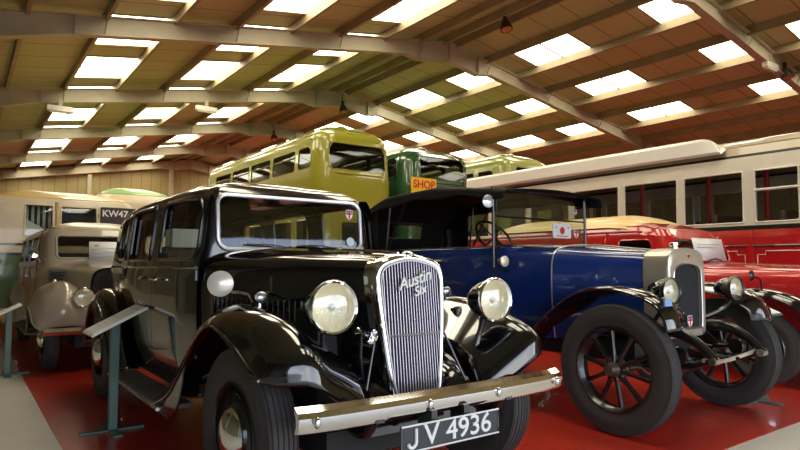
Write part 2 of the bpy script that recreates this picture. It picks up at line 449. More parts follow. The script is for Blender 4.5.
for sd in (-1, 1):
    xe = XL-.3 if sd < 0 else XR+.3
    poly = [(RX, 7.66), (xe, zt(xe, 7.66)), (xe, zt(xe, 7.78)), (RX, 7.78)]
    struct('ceiling_left' if sd < 0 else 'ceiling_right', MB().prism(poly, 'Y', YF-.3, YB+.3), roofm, smooth=0)
# front wall behind the camera with its wide open doorway
DX0, DX1, DZ = -3.4, 8.0, 2.75
for n_, (a_, b_, z_) in enumerate(((XL, DX0, 0), (DX1, XR, 0), (DX0, DX1, DZ))):
    za, zb = zt(a_, 7.7), zt(b_, 7.7); top = [(b_, zb), (a_, za)]
    if a_ < RX < b_: top = [(b_, zb), (RX, 7.7), (a_, za)]
    struct('wall_front' if n_ == 0 else 'wall_front_%d' % (n_+1), MB().prism([(a_, z_), (b_, z_)]+top, 'Y', YF-.12, YF), clad, smooth=0)
# wall rail and columns on the back wall
tr = [0]
def trim(mb, m, **k):
    tr[0] += 1; return struct('trim_%d' % tr[0], mb, m, **k)
trim(MB().box(XL, XR, YB-.16, YB, 4.55, 4.75), steel); trim(MB().box(XL, XR, YB-.14, YB, 2.3, 2.46), steel)
for i in range(6):
    x = 1.2+i*4.4; trim(MB().box(x-.1, x+.1, YB-.3, YB-.02, 0, zt(x, 7.4)), steel)
# portal frames
def dep(s):                                   # depth of the rafter at distance s from the ridge
    L = 15.1
    if s < 1.1: return .56
    if s < 1.6: return .56-(s-1.1)/.5*.16
    if s > L-5.6: return .40+(s-(L-5.6))/5.6*.55
    return .40
for Yf in (.6, 6.58, 12.8, 18.8, 24.8, 30.8, 36.7):
    mb = MB()
    for sd in (-1, 1):
        ss = [0, 1.1, 1.6, 5, 9.5, 12.3, 15.0]
        xs = [RX+sd*s for s in ss]
        top = [(x, zt(x)) for x in xs]; bot = [(x, zt(x)-dep(s)) for x, s in zip(xs, ss)]
        mb.prism(top+bot[::-1], 'Y', Yf-.012, Yf+.012)
        for line, dz in ((top, -.018), (bot, .018)):
            for p, q in zip(line, line[1:]):
                mb.prism([p, q, (q[0], q[1]+dz), (p[0], p[1]+dz)], 'Y', Yf-.1, Yf+.1)
        for s in (.02, 1.1, 9.5):
            x = RX+sd*s; mb.box(x-.012, x+.012, Yf-.1, Yf+.1, zt(x)-dep(s)-.01, zt(x))
        xe = RX+sd*14.95; mb.box(xe-.22, xe+.22, Yf-.012, Yf+.012, 0, zt(xe)); mb.box(xe-.24, xe-.21, Yf-.1, Yf+.1, 0, zt(xe)); mb.box(xe+.21, xe+.24, Yf-.1, Yf+.1, 0, zt(xe))
    trim(mb, steel, smooth=0)
# purlins
LOFF = [.24, 1.10, 2.30, 3.63, 4.97, 6.30, 7.64, 8.97, 10.31, 11.6, 12.9]
ROFF = [.24, 1.50, 2.87, 4.24, 5.61, 6.98, 8.35, 9.72, 11.1, 12.5, 13.9]
for sd, offs in ((-1, LOFF), (1, ROFF)):
    for o_ in offs:
        x = RX+sd*o_; z = zt(x)
        mb = MB().prism([(x-.008, z-.06), (x+.065, z-.06), (x+.065, z-.045), (x+.008, z-.045), (x+.008, z+.18), (x-.008, z+.18)], 'Y', YF, YB)
        trim(mb, purlm, smooth=0)
# cleats and fly braces from the frames to the purlins
for Yf in (6.58, 12.8, 18.8, 24.8, 30.8):
    mb = MB()
    for sd, offs in ((-1, LOFF), (1, ROFF)):
        for o_ in offs[1::2]:
            x = RX+sd*o_; z = zt(x)
            for e in (-1, 1): mb.tube([(x, Yf+e*.30, z+.10), (x, Yf+e*.03, z-dep(o_)+.05)], .013, 5)
    trim(mb, purlm)
# skylights
skym = M('skylight_panel', (.9, .88, .8), .4, em=(1., .93, .72), ems=7.0)
skyj = M('skylight_joint', (.35, .3, .18), .6)
wn = 0
def skylight(sd, o0, o1, y0, y1):
    global wn
    wn += 1
    xa, xb = RX+sd*(o0+.02), RX+sd*(o1-.02)
    def q(x, dz): return (x, zt(x, 7.66)-dz)
    o = struct('window_%d' % wn, MB().prism([q(xa, -.002), q(xb, -.002), q(xb, .012), q(xa, .012)], 'Y', y0, y1), skym, smooth=0)
    ym = (y0+y1)/2; j = MB()
    if y1-y0 > 1.2: j.prism([q(xa, .010), q(xb, .010), q(xb, .020), q(xa, .020)], 'Y', ym-.03, ym+.03)
    for yy in (y0, y1): j.prism([q(xa, .0), q(xb, .0), q(xb, .03), q(xa, .03)], 'Y', yy-.02, yy+.02)
    obj('window_joint', j, skyj, o, smooth=0)
for a, b in ((1.50, 2.87), (4.24, 5.61), (6.98, 8.35)):
    for y0, y1 in ((.9, 2.8), (3.9, 5.9), (6.95, 8.0), (10.05, 12.0), (13.1, 15.1), (16.3, 18.3), (19.4, 21.4), (22.5, 24.45), (25.5, 27.4), (28.6, 30.5), (31.6, 33.5), (34.6, 36.4)):
        skylight(1, a, b, y0, y1)
for a, b in ((2.30, 3.63), (4.97, 6.30), (7.64, 8.97)):
    for k in range(12 if True else 0):
        y0 = .85+3.03*k; skylight(-1, a, b, y0, y0+2.05)
# fittings under the roof
def fixture(kind, x, y, z):
    if kind == 'box':
        t = thing('emergency_light', FL.pop(0), 'light', (x, y, z)); obj('housing', MB().box(x-.33, x+.33, y-.07, y+.07, z, z+.16), whitep, t, bevel=.02)
        obj('bracket', MB().box(x-.05, x+.05, y-.03, y+.03, z+.16, z+.36), steel, t); obj('diffuser', MB().box(x-.27, x+.27, y-.05, y+.05, z-.03, z+.002), white, t, bevel=.01)
    else:
        t = thing('floodlight', FL.pop(0), 'light', (x, y, z)); obj('housing', MB().lathe([(0, 0), (.10, .01), (.15, .16), (.16, .24), (.13, .24)], (x, y, z+.26), (0, -.25, -1), 20), darksteel, t)
        obj('lens', MB().lathe([(.14, .0), (.10, .012), (0, .02)], (x, y-.06, z+.03), (0, -.25, -1), 20), M('lamp_glass', (.5, .2, .1), .3), t); obj('bracket', MB().box(x-.04, x+.04, y-.03, y+.03, z+.2, z+.45), darksteel, t)
FL = ['white box light fitting under the second roof beam at far left',
      'white box light fitting midway along the second roof beam',
      'white box light fitting on the roof beam at the upper right corner',
      'dark round floodlight at the apex of the second roof beam',
      'dark round floodlight hanging under the ridge at the top of the picture',
      'dark round floodlight on the upper right roof beam beside a white box',
      'dark round floodlight at the apex of the third roof beam']
fixture('box', 2.05, 18.55, 5.30); fixture('box', 6.05, 18.55, 5.92); fixture('box', 16.55, 6.55, 6.12)
fixture('flood', 11.0, 18.55, 6.62); fixture('flood', 10.9, 10.4, 7.02); fixture('flood', 17.3, 6.5, 5.98); fixture('flood', 11.0, 24.5, 6.62)

# ================================================================== BLACK SALOON
CX = 1.715
T = thing('vintage_saloon', 'glossy black vintage saloon with tall chrome radiator and chrome bumper', 'car', (CX, 4.2, 0))
def bwarp(x, y, z):
    k = 1.
    if y > 4.6: k -= .16*((y-4.6)/1.75)**2
    if y < 3.75: k -= .05*((3.75-y)/.3)**1.0 if z < 5 else 0
    k -= 0
    zz = z
    if z > 1.3: zz = z-(z-1.3)*(.10*max(0, (y-5.0))**1.4+.22*max(0, 3.9-y))
    yy = y
    if y > 5.4: yy = y-(.35*max(0, z-1.05)**1.3+.10*max(0, .8-z))*((y-5.4)/.95)
    return (x*k, yy, zz)
prof = [(.36, .05), (.55, .015), (.80, .0), (1.05, .0), (1.12, .012), (1.50, .055), (1.56, .075), (1.60, .11), (1.63, .17)]
B = Ring(CX, 3.45, 6.36, .645, .09, prof, bwarp, .035, yin=.8)
wF = rr(3.50, 4.22, 1.155, 1.535, .07, rs=(.09, .05, .05, .12)); wM = rr(4.46, 5.12, 1.155, 1.535, .05); wR = rr(5.34, 5.80, 1.165, 1.525, .06, rs=(.05, .12, .14, .05))
wS = rr(-.515, .50, 1.225, 1.555, .065); wB = rr(-.3, .3, 1.22, 1.45, .06)
holes = [(s_, p) for s_ in 'LR' for p in (wF, wM, wR)]+[('F', wS), ('B', wB)]
obj('body', B.slice(.36, 1.63, holes, True, .055), black, T, smooth=45)
gut = []
for s_, sg in (('L', -1), ('R', 1)):
    pts = [B.P(s_, 3.62+.1*i, 1.575, .004) for i in range(25)]
    obj('rain_gutter', MB().tube(pts, .010, 6), black2, T)
for s_ in 'LR':
    for (a, b, win, hx) in ((3.46, 4.335, wF, 4.20), (4.345, 5.26, wM, 4.46)):
        outer = rr(a, b, .43, 1.585, .05)
        d = obj('door', B.patch(s_, outer, [win], .006), black, T, smooth=45)
        hp = B.P(s_, hx, 1.03, .045); sg = -1 if s_ == 'L' else 1
        obj('door_handle', MB().tube([(hp[0]-sg*.04, hp[1], hp[2]), hp, (hp[0], hp[1]+(.02 if hx < 4.3 else .02), hp[2]), (hp[0]-sg*.004, hp[1]+(-.11 if hx < 4.3 else .11), hp[2]-.004)], [.011, .012, .012, .007], 8), chrome, d, 'chrome handle')
        obj('window_frame', B.frame(s_, win, .012, .008), black2, d); obj('window_pane', B.pane(s_, win), glass, d)
        for hz in (.62, 1.06): 
            q = B.P(s_, b-.0 if win is wM else a, hz, .012); obj('hinge', MB().cyl((q[0], q[1], q[2]-.03), (q[0], q[1], q[2]+.03), .011, seg=8), black2, d)
    window(B, s_, wR, T, black2, .012)
    obj('waist_moulding', MB().tube([B.P(s_, 3.5+.09*i, 1.105, .010) for i in range(30)], .009, 6), black, T)
wsf = obj('windscreen_frame', B.frame('F', rr(-.525, .51, 1.215, 1.565, .07), .012, .012, 8), satin, T, 'bright chrome windscreen surround')
obj('windscreen_pane', B.pane('F', wS, .0), glass, wsf)
window(B, 'B', wB, T, black2, .01)
# windscreen badge stickers
def shield(parent, P, s, xd=(1, 0, 0), yd=(0, 0, 1), n=(0, -1, 0)):
    P = Vector(P); xd = Vector(xd).normalized(); yd = Vector(yd).normalized(); n = Vector(n)
    pts = [(-1, 1.15), (0, 1.3), (1, 1.15), (1, 0), (.6, -.8), (0, -1.3), (-.6, -.8), (-1, 0)]
    def m(p, e): return tuple(P+xd*p[0]*s+yd*p[1]*s+n*e)
    a = MB().grid([[m(p, 0) for p in pts], [m(p, .003) for p in pts]], cu=True, cap=True); o = obj('badge_shield', a, white, parent, smooth=0)
    c = MB()
    for q in ([(-.2, 1.2), (.2, 1.2), (.2, -1.1), (-.2, -1.1)], [(-.95, .45), (.95, .45), (.95, .05), (-.95, .05)]):
        c.grid([[m(p, .0035) for p in q], [m(p, .005) for p in q]], cu=True, cap=True)
    obj('badge_cross', c, redm, o, 'red cross', smooth=0)
    e = MB()
    for q in ([(-.9, 1.05), (-.3, 1.1), (-.3, .55), (-.9, .55)], [(.3, 1.1), (.9, 1.05), (.9, .55), (.3, .55)]):
        e.grid([[m(p, .0035) for p in q], [m(p, .0045) for p in q]], cu=True, cap=True)
    obj('badge_corners', e, bluem, o, 'blue corners', smooth=0)
    return o
p = B.P('F', .425, 1.475, .006); shield(T, p, .028)
p = B.P('F', .425, 1.275, .006); obj('tax_disc', MB().lathe([(0, .004), (.03, .004), (.03, 0)], p, (0, -1, .1), 20), M('disc_paper', (.55, .68, .75), .5), T, 'round pale blue disc')
# wipers
for u in (-.05, .33):
    p = B.P('F', u, 1.225, .03); q = B.P('F', u-.30, 1.245, .022)
    obj('wiper', MB().tube([p, ((p[0]+q[0])/2, p[1]-.012, p[2]+.018), q], .005, 5).ell(p, .014, .014, .014, 8, 6), darksteel, T)
# cabin fittings
def bench(parent, cx, y, w, z0, z1, mat, name='seat'):
    s = obj(name, MB().box(cx-w, cx+w, y-.42, y+.05, z0-.12, z0+.06), mat, parent, bevel=.04)
    obj('seat_back', MB().prism([(y, z0), (y+.14, z0), (y+.22, z1), (y+.12, z1)], 'X', cx-w, cx+w), mat, s, bevel=.03)
bench(T, CX, 4.45, .52, .62, 1.26, leather); bench(T, CX, 5.72, .48, .62, 1.2, leather)
sw = obj('steering_wheel', MB().lathe([(.19+.012*math.cos(t*PI/4), .012*math.sin(t*PI/4)) for t in range(9)], (CX-.31, 3.80, 1.19), (0, -1, .75), 36), black2, T)
m = MB().tube([(CX-.31, 3.80, 1.19), (CX-.31, 3.45, .93)], .016, 8)
for k in range(3):
    a = 2*PI*k/3+.5; ax = Vector((0, -1, .75)).normalized(); u = Vector((1, 0, 0)); w_ = ax.cross(u); e = Vector((CX-.31, 3.80, 1.19))+(u*math.cos(a)+w_*math.sin(a))*.19
    m.tube([(CX-.31, 3.80, 1.19), tuple(e)], .007, 6)
obj('steering_column', m, black2, sw)
obj('dashboard', MB().box(CX-.52, CX+.52, 3.55, 3.62, 1.0, 1.19), leather, T, bevel=.02)
# small paper display hanging in the front door window
pp = obj('hat_box_shelf', MB().box(1.24, 1.50, 4.50, 4.68, 1.25, 1.385), M('cream_card', (.90, .85, .65), .5), T, 'cream box on the front seat')
# bonnet
rad = [(.135, .50), (.155, .60), (.172, .72), (.187, .84), (.198, .95), (.204, 1.04), (.203, 1.085), (.19, 1.122), (.155, 1.146), (.105, 1.160), (.05, 1.170), (0, 1.174)]
def full(h): return [(-u, z) for u, z in h]+[(u, z) for u, z in h[::-1][1:]]
cowl = [(.585, .45), (.595, .58), (.60, .72), (.605, .86), (.607, .98), (.60, 1.07), (.585, 1.12), (.545, 1.165), (.46, 1.195), (.31, 1.215), (.15, 1.226), (0, 1.23)]
def yr(z): return 2.20+(z-.5)*.10
rows = []
for i in range(13):
    t = i/12; y = 2.36+(3.47-2.36)*t; e = t**.9
    sec = [(a[0]+(b[0]-a[0])*e+.0*math.sin(PI*t), a[1]+(b[1]-a[1])*(t**.8)) for a, b in zip(rad, cowl)]
    rows.append([(CX+u*1.0, y+(1-t)*(z-1.17)*.1, z) for u, z in cat([(u, z, 0) for u, z in full(sec)], 3) and [(q[0], q[1]) for q in cat([(u, z, 0) for u, z in full(sec)], 3)]])
bon = obj('bonnet', MB().grid(rows), black, T, smooth=50)
obj('bonnet_hinge', MB().tube([(CX, 2.36+.11*i, 1.178+.054*((i/10)**.8)) for i in range(11)], .006, 6), chrome, bon, 'thin plated hinge')
for sg in (-1, 1):
    lv = MB()
    for k in range(18):
        t = .30+.6*k/18; y = 2.36+1.11*t; x = .20+(.605-.20)*t**.9+.004
        lv.box(CX+sg*x-.006, CX+sg*x+.006, y, y+.012, .74, .94)
    obj('louvres', lv, black, bon)
    obj('bonnet_catch', MB().tube([(CX+sg*.335, 2.66, .82), (CX+sg*.35, 2.66, .86), (CX+sg*.325, 2.66, .90)], .009, 6), chrome, bon, 'small chrome catch')
# radiator shell, grille and badge
sh = full(rad); sh = [(q[0], q[1]) for q in cat([(u, z, 0) for u, z in sh], 4)]
def scale(pts, d):
    out = []
    for u, z in pts:
        zz = min(z, 1.174-d); zz = max(zz, .50+d*.3) if z < .6 else zz-(d*.5 if z > 1.1 else 0)*0
        uu = u*(1-d/.205) ; out.append((uu, 1.174-(1.174-z)*(1-d/.50)-d*1.0))
    return out
def ringpts(d, dy, g=0): return [(CX+u*(1+g), yr(z)+dy, z) for u, z in scale(sh, d)]
g = MB().grid([ringpts(0, .20, .0), ringpts(0, .06), ringpts(0, .02), ringpts(.004, .004), ringpts(.012, -.004), ringpts(.020, -.006), ringpts(.028, -.002), ringpts(.030, .012)], cu=False)
shell = obj('radiator_shell', g, chrome, T, 'tall polished chrome shell', smooth=50)
obj('grille_surround', MB().tube([(CX+u, yr(z)-.004, z) for u, z in scale(sh, .033)], .0035, 6, closed=True), silver, shell)
gr = MB(); inn = scale(sh, .031)
for k in range(21):
    u = -.156+.312*k/20
    zs_ = [z for (a, z), (b, z2) in zip(inn, inn[1:]) for _ in (0,) if (a-u)*(b-u) <= 0]
    if abs(u) >= .165: zs_ = [.72, 1.09]
    z1 = max(zs_)+.004; lo = [z for uu, z in inn if abs(uu) > abs(u)]
    z0 = min([z for uu, z in inn if abs(uu) >= abs(u)]+[1.]); z0 = .512 if abs(u) < .105 else z0
    bow = -.010*(1-(u/.16)**2)
    n = 8
    gr.tube([(CX+u, yr(z0+(z1-z0)*i/n)+bow+.002, z0+(z1-z0)*i/n) for i in range(n+1)], .0021, 6)
gr.tube([(CX-.155, yr(.80), .80), (CX, yr(.80)-.014, .80), (CX+.155, yr(.80), .80)], .0045, 6)
obj('grille_bars', gr, barm, shell, 'thin vertical chrome bars')
obj('radiator_core', MB().grid([[(CX+u*k, yr(z)+.03, .84+(z-.84)*k) for u, z in scale(sh, .035)] for k in (.01, 1)], cu=True), meshk, shell)
xd, yd = Vector((.97, 0, .26)), Vector((-.26, .09, .97))
text('script_badge', 'Austin', .074, silver, shell, (CX+.0, yr(1.04)-.024, 1.050), xd, yd, .004, .35, bold=.001)
text('script_badge', 'Six', .060, silver, shell, (CX+.025, yr(.98)-.024, 1.000), xd, yd, .004, .35, bold=.001)
bd = MB()
for sg in (-1, 1):
    bd.prism([(CX+sg*.01, 2.265), (CX+sg*.085, 2.31), (CX+sg*.06, 2.325), (CX+sg*.09, 2.345), (CX+sg*.05, 2.345), (CX+sg*.01, 2.36)], 'Z', 1.160, 1.172)
bd.ell((CX, 2.285, 1.172), .022, .04, .014, 16, 8)
obj('winged_badge', bd, chrome, shell, 'winged chrome radiator mascot', bevel=.002)
# front wings
st = [((.30, 2.13, .44), (.60, 2.07, .650), (.775, 2.20, .672)),
      ((.29, 2.16, .54), (.61, 2.10, .765), (.782, 2.21, .685)),
      ((0.290, 2.24, .64), (0.593, 2.22, .840), (0.786, 2.28, .695)),
      ((0.300, 2.36, .69), (0.604, 2.42, .905), (0.791, 2.42, .765)),
      ((0.320, 2.55, .71), (0.615, 2.68, .935), (0.794, 2.58, .825)),
      ((0.363, 2.75, .70), (0.596, 2.90, .920), (0.794, 2.72, .845)),
      ((0.417, 2.95, .64), (0.612, 3.12, .855), (0.791, 2.87, .795)),
      ((0.471, 3.15, .54), (0.623, 3.33, .735), (0.786, 3.03, .690)),
      ((0.514, 3.34, .43), (0.634, 3.52, .580), (0.780, 3.22, .545)),
      ((0.536, 3.52, .36), (0.645, 3.70, .430), (0.780, 3.42, .410)),
      ((0.558, 3.70, .325), (0.655, 3.86, .345), (0.780, 3.70, .315))]
for sg in (-1, 1):
    w_ = fender('front_wing', T, CX+(.05 if sg > 0 else 0), sg, st, black, fl=.56)
    # outer valance behind the wheel
    obj('wing_tail', MB().grid(catgrid([[(CX+sg*0.780, 3.12, .63), (CX+sg*.775, 3.17, .50), (CX+sg*0.770, 3.28, .36), (CX+sg*.765, 3.45, .27)], [(CX+sg*0.780, 3.25, .53), (CX+sg*.775, 3.30, .42), (CX+sg*0.772, 3.42, .33), (CX+sg*0.767, 3.62, .275)], [(CX+sg*0.780, 3.44, .405), (CX+sg*0.777, 3.50, .36), (CX+sg*.775, 3.58, .315), (CX+sg*0.770, 3.80, .285)]], 4, 4)), black, w_, solid=.006, smooth=60)
    l = obj('side_lamp', MB().lathe([(0, -.07), (.012, -.06), (.026, -.03), (.030, 0)], (CX+sg*.57, 2.66, .968), (0, -1, 0), 20), chrome, w_, 'small chrome side lamp')
    obj('lens', MB().lathe([(.028, 0), (.018, .01), (0, .013)], (CX+sg*.57, 2.66, .968), (0, -1, 0), 16), lensg if False else chromed, l)
    obj('lamp_stem', MB().cyl((CX+sg*.57, 2.68, .92), (CX+sg*.57, 2.68, .955), .011, seg=8), chrome, l)
# inner valance between the wings and the radiator
for sg in (-1, 1):
    g = catgrid([[(CX+sg*.13, 2.17, .50), (CX+sg*.20, 2.22, .50), (CX+sg*.31, 2.14, .47)],
                 [(CX+sg*.16, 2.26, .58), (CX+sg*.24, 2.30, .60), (CX+sg*.31, 2.20, .57)],
                 [(CX+sg*.20, 2.5, .60), (CX+sg*.26, 2.5, .63), (CX+sg*.32, 2.4, .68)],
                 [(CX+sg*.28, 2.8, .60), (CX+sg*.33, 2.8, .64), (CX+sg*.37, 2.78, .70)],
                 [(CX+sg*.45, 3.2, .50), (CX+sg*.48, 3.2, .50), (CX+sg*.50, 3.2, .52)]], 4, 4)
    obj('wing_valance', MB().grid(g), black, T, solid=.006, smooth=60)
# rear wings, running boards
rst = [((0.569, 4.95, .33), (0.666, 4.90, .34), (0.753, 4.98, .32)), ((0.569, 5.10, .42), (0.677, 5.02, .48), (0.764, 5.12, .45)),
       ((0.536, 5.22, .56), (0.688, 5.16, .69), (0.775, 5.27, .62)), ((0.514, 5.38, .68), (0.688, 5.38, .86), (0.780, 5.43, .765)),
       ((0.493, 5.66, .72), (0.688, 5.70, .92), (0.780, 5.68, .82)), ((0.471, 5.95, .68), (0.677, 6.02, .85), (0.775, 5.94, .765)),
       ((0.471, 6.12, .58), (0.666, 6.26, .70), (0.764, 6.13, .66)), ((0.471, 6.25, .45), (0.655, 6.42, .50), (0.753, 6.28, .48)), ((0.471, 6.35, .36), (0.645, 6.50, .37), (0.742, 6.40, .37))]
for sg in (-1, 1):
    fender('rear_wing', T, CX, sg, rst, black)
    x0, x1 = sorted((CX+sg*.58, CX+sg*.775))
    rb = obj('running_board', MB().box(x0, x1, 3.62, 5.0, .285, .315), blackr, T, bevel=.006)
    rg = MB()
    for k in range(7): rg.box(x0+.02+k*.022, x0+.034+k*.022, 3.70, 4.95, .315, .320)
    obj('board_ribs', rg, blackr, rb); obj('board_edge', MB().tube([(CX+sg*.777, 3.62, .30), (CX+sg*.777, 5.0, .30)], .010, 8), chromed, rb, 'bright metal edge strip')
# chassis
obj('chassis', MB().box(CX-.42, CX+.42, 2.3, 6.2, .28, .40).box(CX-.36, CX+.36, 2.5, 3.5, .40, .9).cyl((CX-.66, 2.6, .385), (CX+.66, 2.6, .385), .035).cyl((CX-.66, 5.72, .385), (CX+.66, 5.72, .385), .05), dark, T)
for sg in (-1, 1):
    obj('dumb_iron', MB().tube([(CX+sg*.36, 3.0, .40), (CX+sg*.36, 2.4, .46), (CX+sg*.36, 2.12, .43), (CX+sg*.36, 2.03, .50)], .024, 8, sm=4), black2, T)
obj('front_apron', MB().prism([(CX-.30, .40), (CX+.30, .40), (CX+.30, .50), (CX+.13, .53), (CX-.13, .53), (CX-.30, .50)], 'Y', 2.14, 2.17), chrome if False else black, T)
for sg in (-1, 1):
    for y in (2.6, 5.72):
        q = wheel(T, (CX+(.71 if sg > 0 and y < 3 else sg*.66), y, .378), .378, .15, sg, 'disc', .225, 'vents')
        if y < 3: q.rotation_euler.z = math.radians(2)
# headlamps
for sg in (-1, 1):
    h = headlamp(T, (CX+sg*.465, 2.17, .945), .108, .17, black, chrome)
    obj('lamp_stem', MB().tube([(CX+sg*.465, 2.25, .86), (CX+sg*.455, 2.27, .78), (CX+sg*.43, 2.28, .70)], [.018, .014, .022], 8, sm=3), black2, h)
obj('horn', MB().lathe([(.035, 0), (.022, -.03), (.012, -.08), (.02, -.10), (0, -.12)], (CX-.30, 2.14, .82), (0, -1, -.1), 16), chrome, T, 'small chrome horn')
obj('horn_bracket', MB().tube([(CX-.30, 2.22, .82), (CX-.29, 2.24, .72), (CX-.27, 2.25, .62)], .008, 6), black2, T)
# starting handle stay rods
for sg in (-1, 1): obj('stay_rod', MB().tube([(CX+sg*.20, 2.26, .80), (CX+sg*.29, 2.20, .56)], .006, 6), black2, T)
# bumper: bowed faceted bar
def bsec(y, z): return [(y+.02, z-.048), (y-.002, z-.047), (y-.012, z-.03), (y-.016, z+.010), (y-.006, z+.030), (y+.022, z+.048), (y+.026, z+.03), (y+.012, z+.01), (y+.010, z-.02)]
rows = []
for i in range(31):
    t = -1+2*i/30; u = t*.735; y = 1.985+.018*t*t+.02*abs(t)**8; rows.append([(CX+.035+u, a, b) for a, b in bsec(y, .548)])
bm_ = obj('bumper', MB().grid(rows, cu=True, cap=True), chrome, T, 'full-width polished chrome bumper bar', smooth=30)
for u in (-.64, -.12, .28, .70):
    obj('bumper_bolt', MB().ell((CX+u, 1.967+.018*(u/.76)**2, .545), .014, .014, .022, 12, 8), chrome, bm_)
for sg in (-1, 1):
    obj('bumper_bracket', MB().box(CX+sg*.36-.02, CX+sg*.36+.02, 1.98, 2.12, .50, .54), black2, bm_)
# plate
for sg in (-1, 1): obj('wing_badge', MB().ell((CX+sg*.70+(.05 if sg > 0 else 0), 2.80, .895), .016, .020, .008, 12, 6), M('pale_blue_enamel', (.35, .5, .75), .25), T, 'small pale blue badge on the wing')
pl = obj('number_plate', MB().box(CX-.285, CX+.255, 1.948, 1.958, .375, .480), platek, T, 'black plate with raised silver figures', bevel=.003)
obj('plate_edge', MB().tube([(CX-.283, 1.945, .377), (CX+.253, 1.945, .377), (CX+.253, 1.945, .478), (CX-.283, 1.945, .478)], .004, 5, closed=True), silver, pl)
text('plate_lettering', 'V 4936', .116, silver, pl, (CX+.018, 1.945, .4285), (1, 0, 0), (0, 0, 1), .003, 0, bold=.001, sx=1.13)
obj('plate_lettering', MB().tube([(CX-.212, 1.944, .466), (CX-.212, 1.944, .412), (CX-.220, 1.944, .398), (CX-.233, 1.944, .392), (CX-.246, 1.944, .398), (CX-.251, 1.944, .412)], .0072, 8, sm=3), silver, pl)
for u in (-.105, .075): obj('plate_bracket', MB().box(CX+u-.015, CX+u+.015, 1.958, 2.05, .40, .52), black2, pl)
# mirror on the wing
mr = obj('wing_mirror', MB().lathe([(0, -.012), (.058, -.008), (.066, 0), (.060, .004), (0, .006)], (CX-.64, 3.02, 1.025), (-.5, -1, .05), 28), M('mirror_back', (.72, .68, .58), .25, metal=.3, coat=.5), T, 'round pale mirror on a curved stalk')
obj('mirror_stalk', MB().tube([(CX-.64, 3.05, 1.02), (CX-.58, 3.08, .985), (CX-.52, 2.96, .97), (CX-.53, 2.86, .93)], .008, 8, sm=4), chrome, mr)

# ================================================================== BLUE TOURER
BX = 4.28
T = thing('open_tourer', 'royal blue vintage tourer with black canvas hood and spoked wheels', 'car', (BX, 4.0, 0))
tub = Ring(BX, 3.45, 5.88, .63, .12, [(.50, .10), (.70, .03), (.95, .0), (1.20, .01), (1.275, .03)], lambda x, y, z: (x*(1-.08*max(0, (3.95-y))/.5-.06*max(0, y-5)), y+(.0 if y < 5 else -.12*max(0, .9-z)), z), .04)
obj('body', tub.slice(.50, 1.275), blue, T, solid=.03, smooth=45)
obj('cabin_floor', MB().box(BX-.54, BX+.54, 3.6, 5.75, .52, .56), dark, T)
obj('body_rail', tub.frame('L', [(3.62, 1.275), (5.72, 1.275), (5.72, 1.268), (3.62, 1.268)], .012), leatherk, T)
for s_ in 'LR':
    for a, b in ((3.72, 4.45), (4.75, 5.45)):
        d = obj('door', tub.patch(s_, rr(a, b, .60, 1.265, .05), (), .006), blue, T)
        q = tub.P(s_, b-.10, 1.16, .03); obj('door_handle', MB().tube([(q[0], q[1]-.05, q[2]), (q[0], q[1]+.04, q[2])], .009, 6).cyl(q, (BX+(q[0]-BX)*.93, q[1], q[2]), .01, seg=6), chromed, d)
# bonnet: from the radiator to the scuttle, rounded shoulders
bf = [(.235, .62), (.242, .75), (.245, .90), (.245, 1.05), (.24, 1.12), (.225, 1.165), (.19, 1.195), (.13, 1.215), (0, 1.222)]
bb = [(.50, .55), (.52, .72), (.53, .90), (.53, 1.08), (.52, 1.16), (.49, 1.215), (.43, 1.25), (.28, 1.275), (0, 1.285)]
bs = [(.56, .50), (.585, .70), (.60, .90), (.60, 1.10), (.59, 1.18), (.565, 1.235), (.50, 1.27), (.32, 1.295), (0, 1.305)]
def lerp(A, B_, t): return [(a[0]+(b[0]-a[0])*t, a[1]+(b[1]-a[1])*t) for a, b in zip(A, B_)]
def sect(h, y, cx): 
    f_ = full(h); f_ = [(q[0], q[1]) for q in cat([(u, z, 0) for u, z in f_], 4)]
    return [(cx+u, y, z) for u, z in f_]
obj('bonnet', MB().grid([sect(lerp(bf, bb, i/8), 2.50+.60*i/8, BX) for i in range(9)]), blue, T, smooth=50)
obj('scuttle', MB().grid([sect(lerp(bb, bs, i/5), 3.115+.52*i/5, BX) for i in range(6)]+[[(BX+(p[0]-BX)*.9, p[1], p[2]-.03) for p in sect(bs, 3.64, BX)]]), blue, T, smooth=50)
obj('bonnet_joint', MB().tube([(p[0]+(p[0]-BX)*.004, 3.108, p[2]+.002) for p in sect(bb, 3.1, BX)], .006, 6), chromed, T)
obj('bonnet_hinge', MB().tube([(BX, 2.5, 1.228), (BX, 3.1, 1.290)], .007, 6), chromed, T)
# radiator shell
rs_ = [(.225, .60), (.245, .64), (.250, .80), (.252, .95), (.252, 1.08), (.245, 1.15), (.225, 1.195), (.185, 1.222), (.10, 1.238), (0, 1.244)]
ri_ = [(.165, .66), (.185, .68), (.190, .80), (.190, .92), (.190, 1.00), (.186, 1.06), (.165, 1.095), (.12, 1.115), (.06, 1.125), (0, 1.128)]
def rp_(h, y, g=0, dz=0): return [(BX+u*(1+g), y, z+dz) for u, z in [(q[0], q[1]) for q in cat([(u, z, 0) for u, z in full(h)], 4)]]
sh_ = obj('radiator_shell', MB().grid([rp_(rs_, 2.50), rp_(rs_, 2.33), rp_(rs_, 2.31, -.02), rp_(lerp(rs_, ri_, .25), 2.300), rp_(lerp(rs_, ri_, .9), 2.300), rp_(ri_, 2.305), rp_(ri_, 2.34)]), nickel, T, 'nickel plated radiator shell', smooth=35)
obj('radiator_bottom', MB().box(BX-.20, BX+.20, 2.30, 2.48, .60, .665), nickel, sh_, bevel=.01)
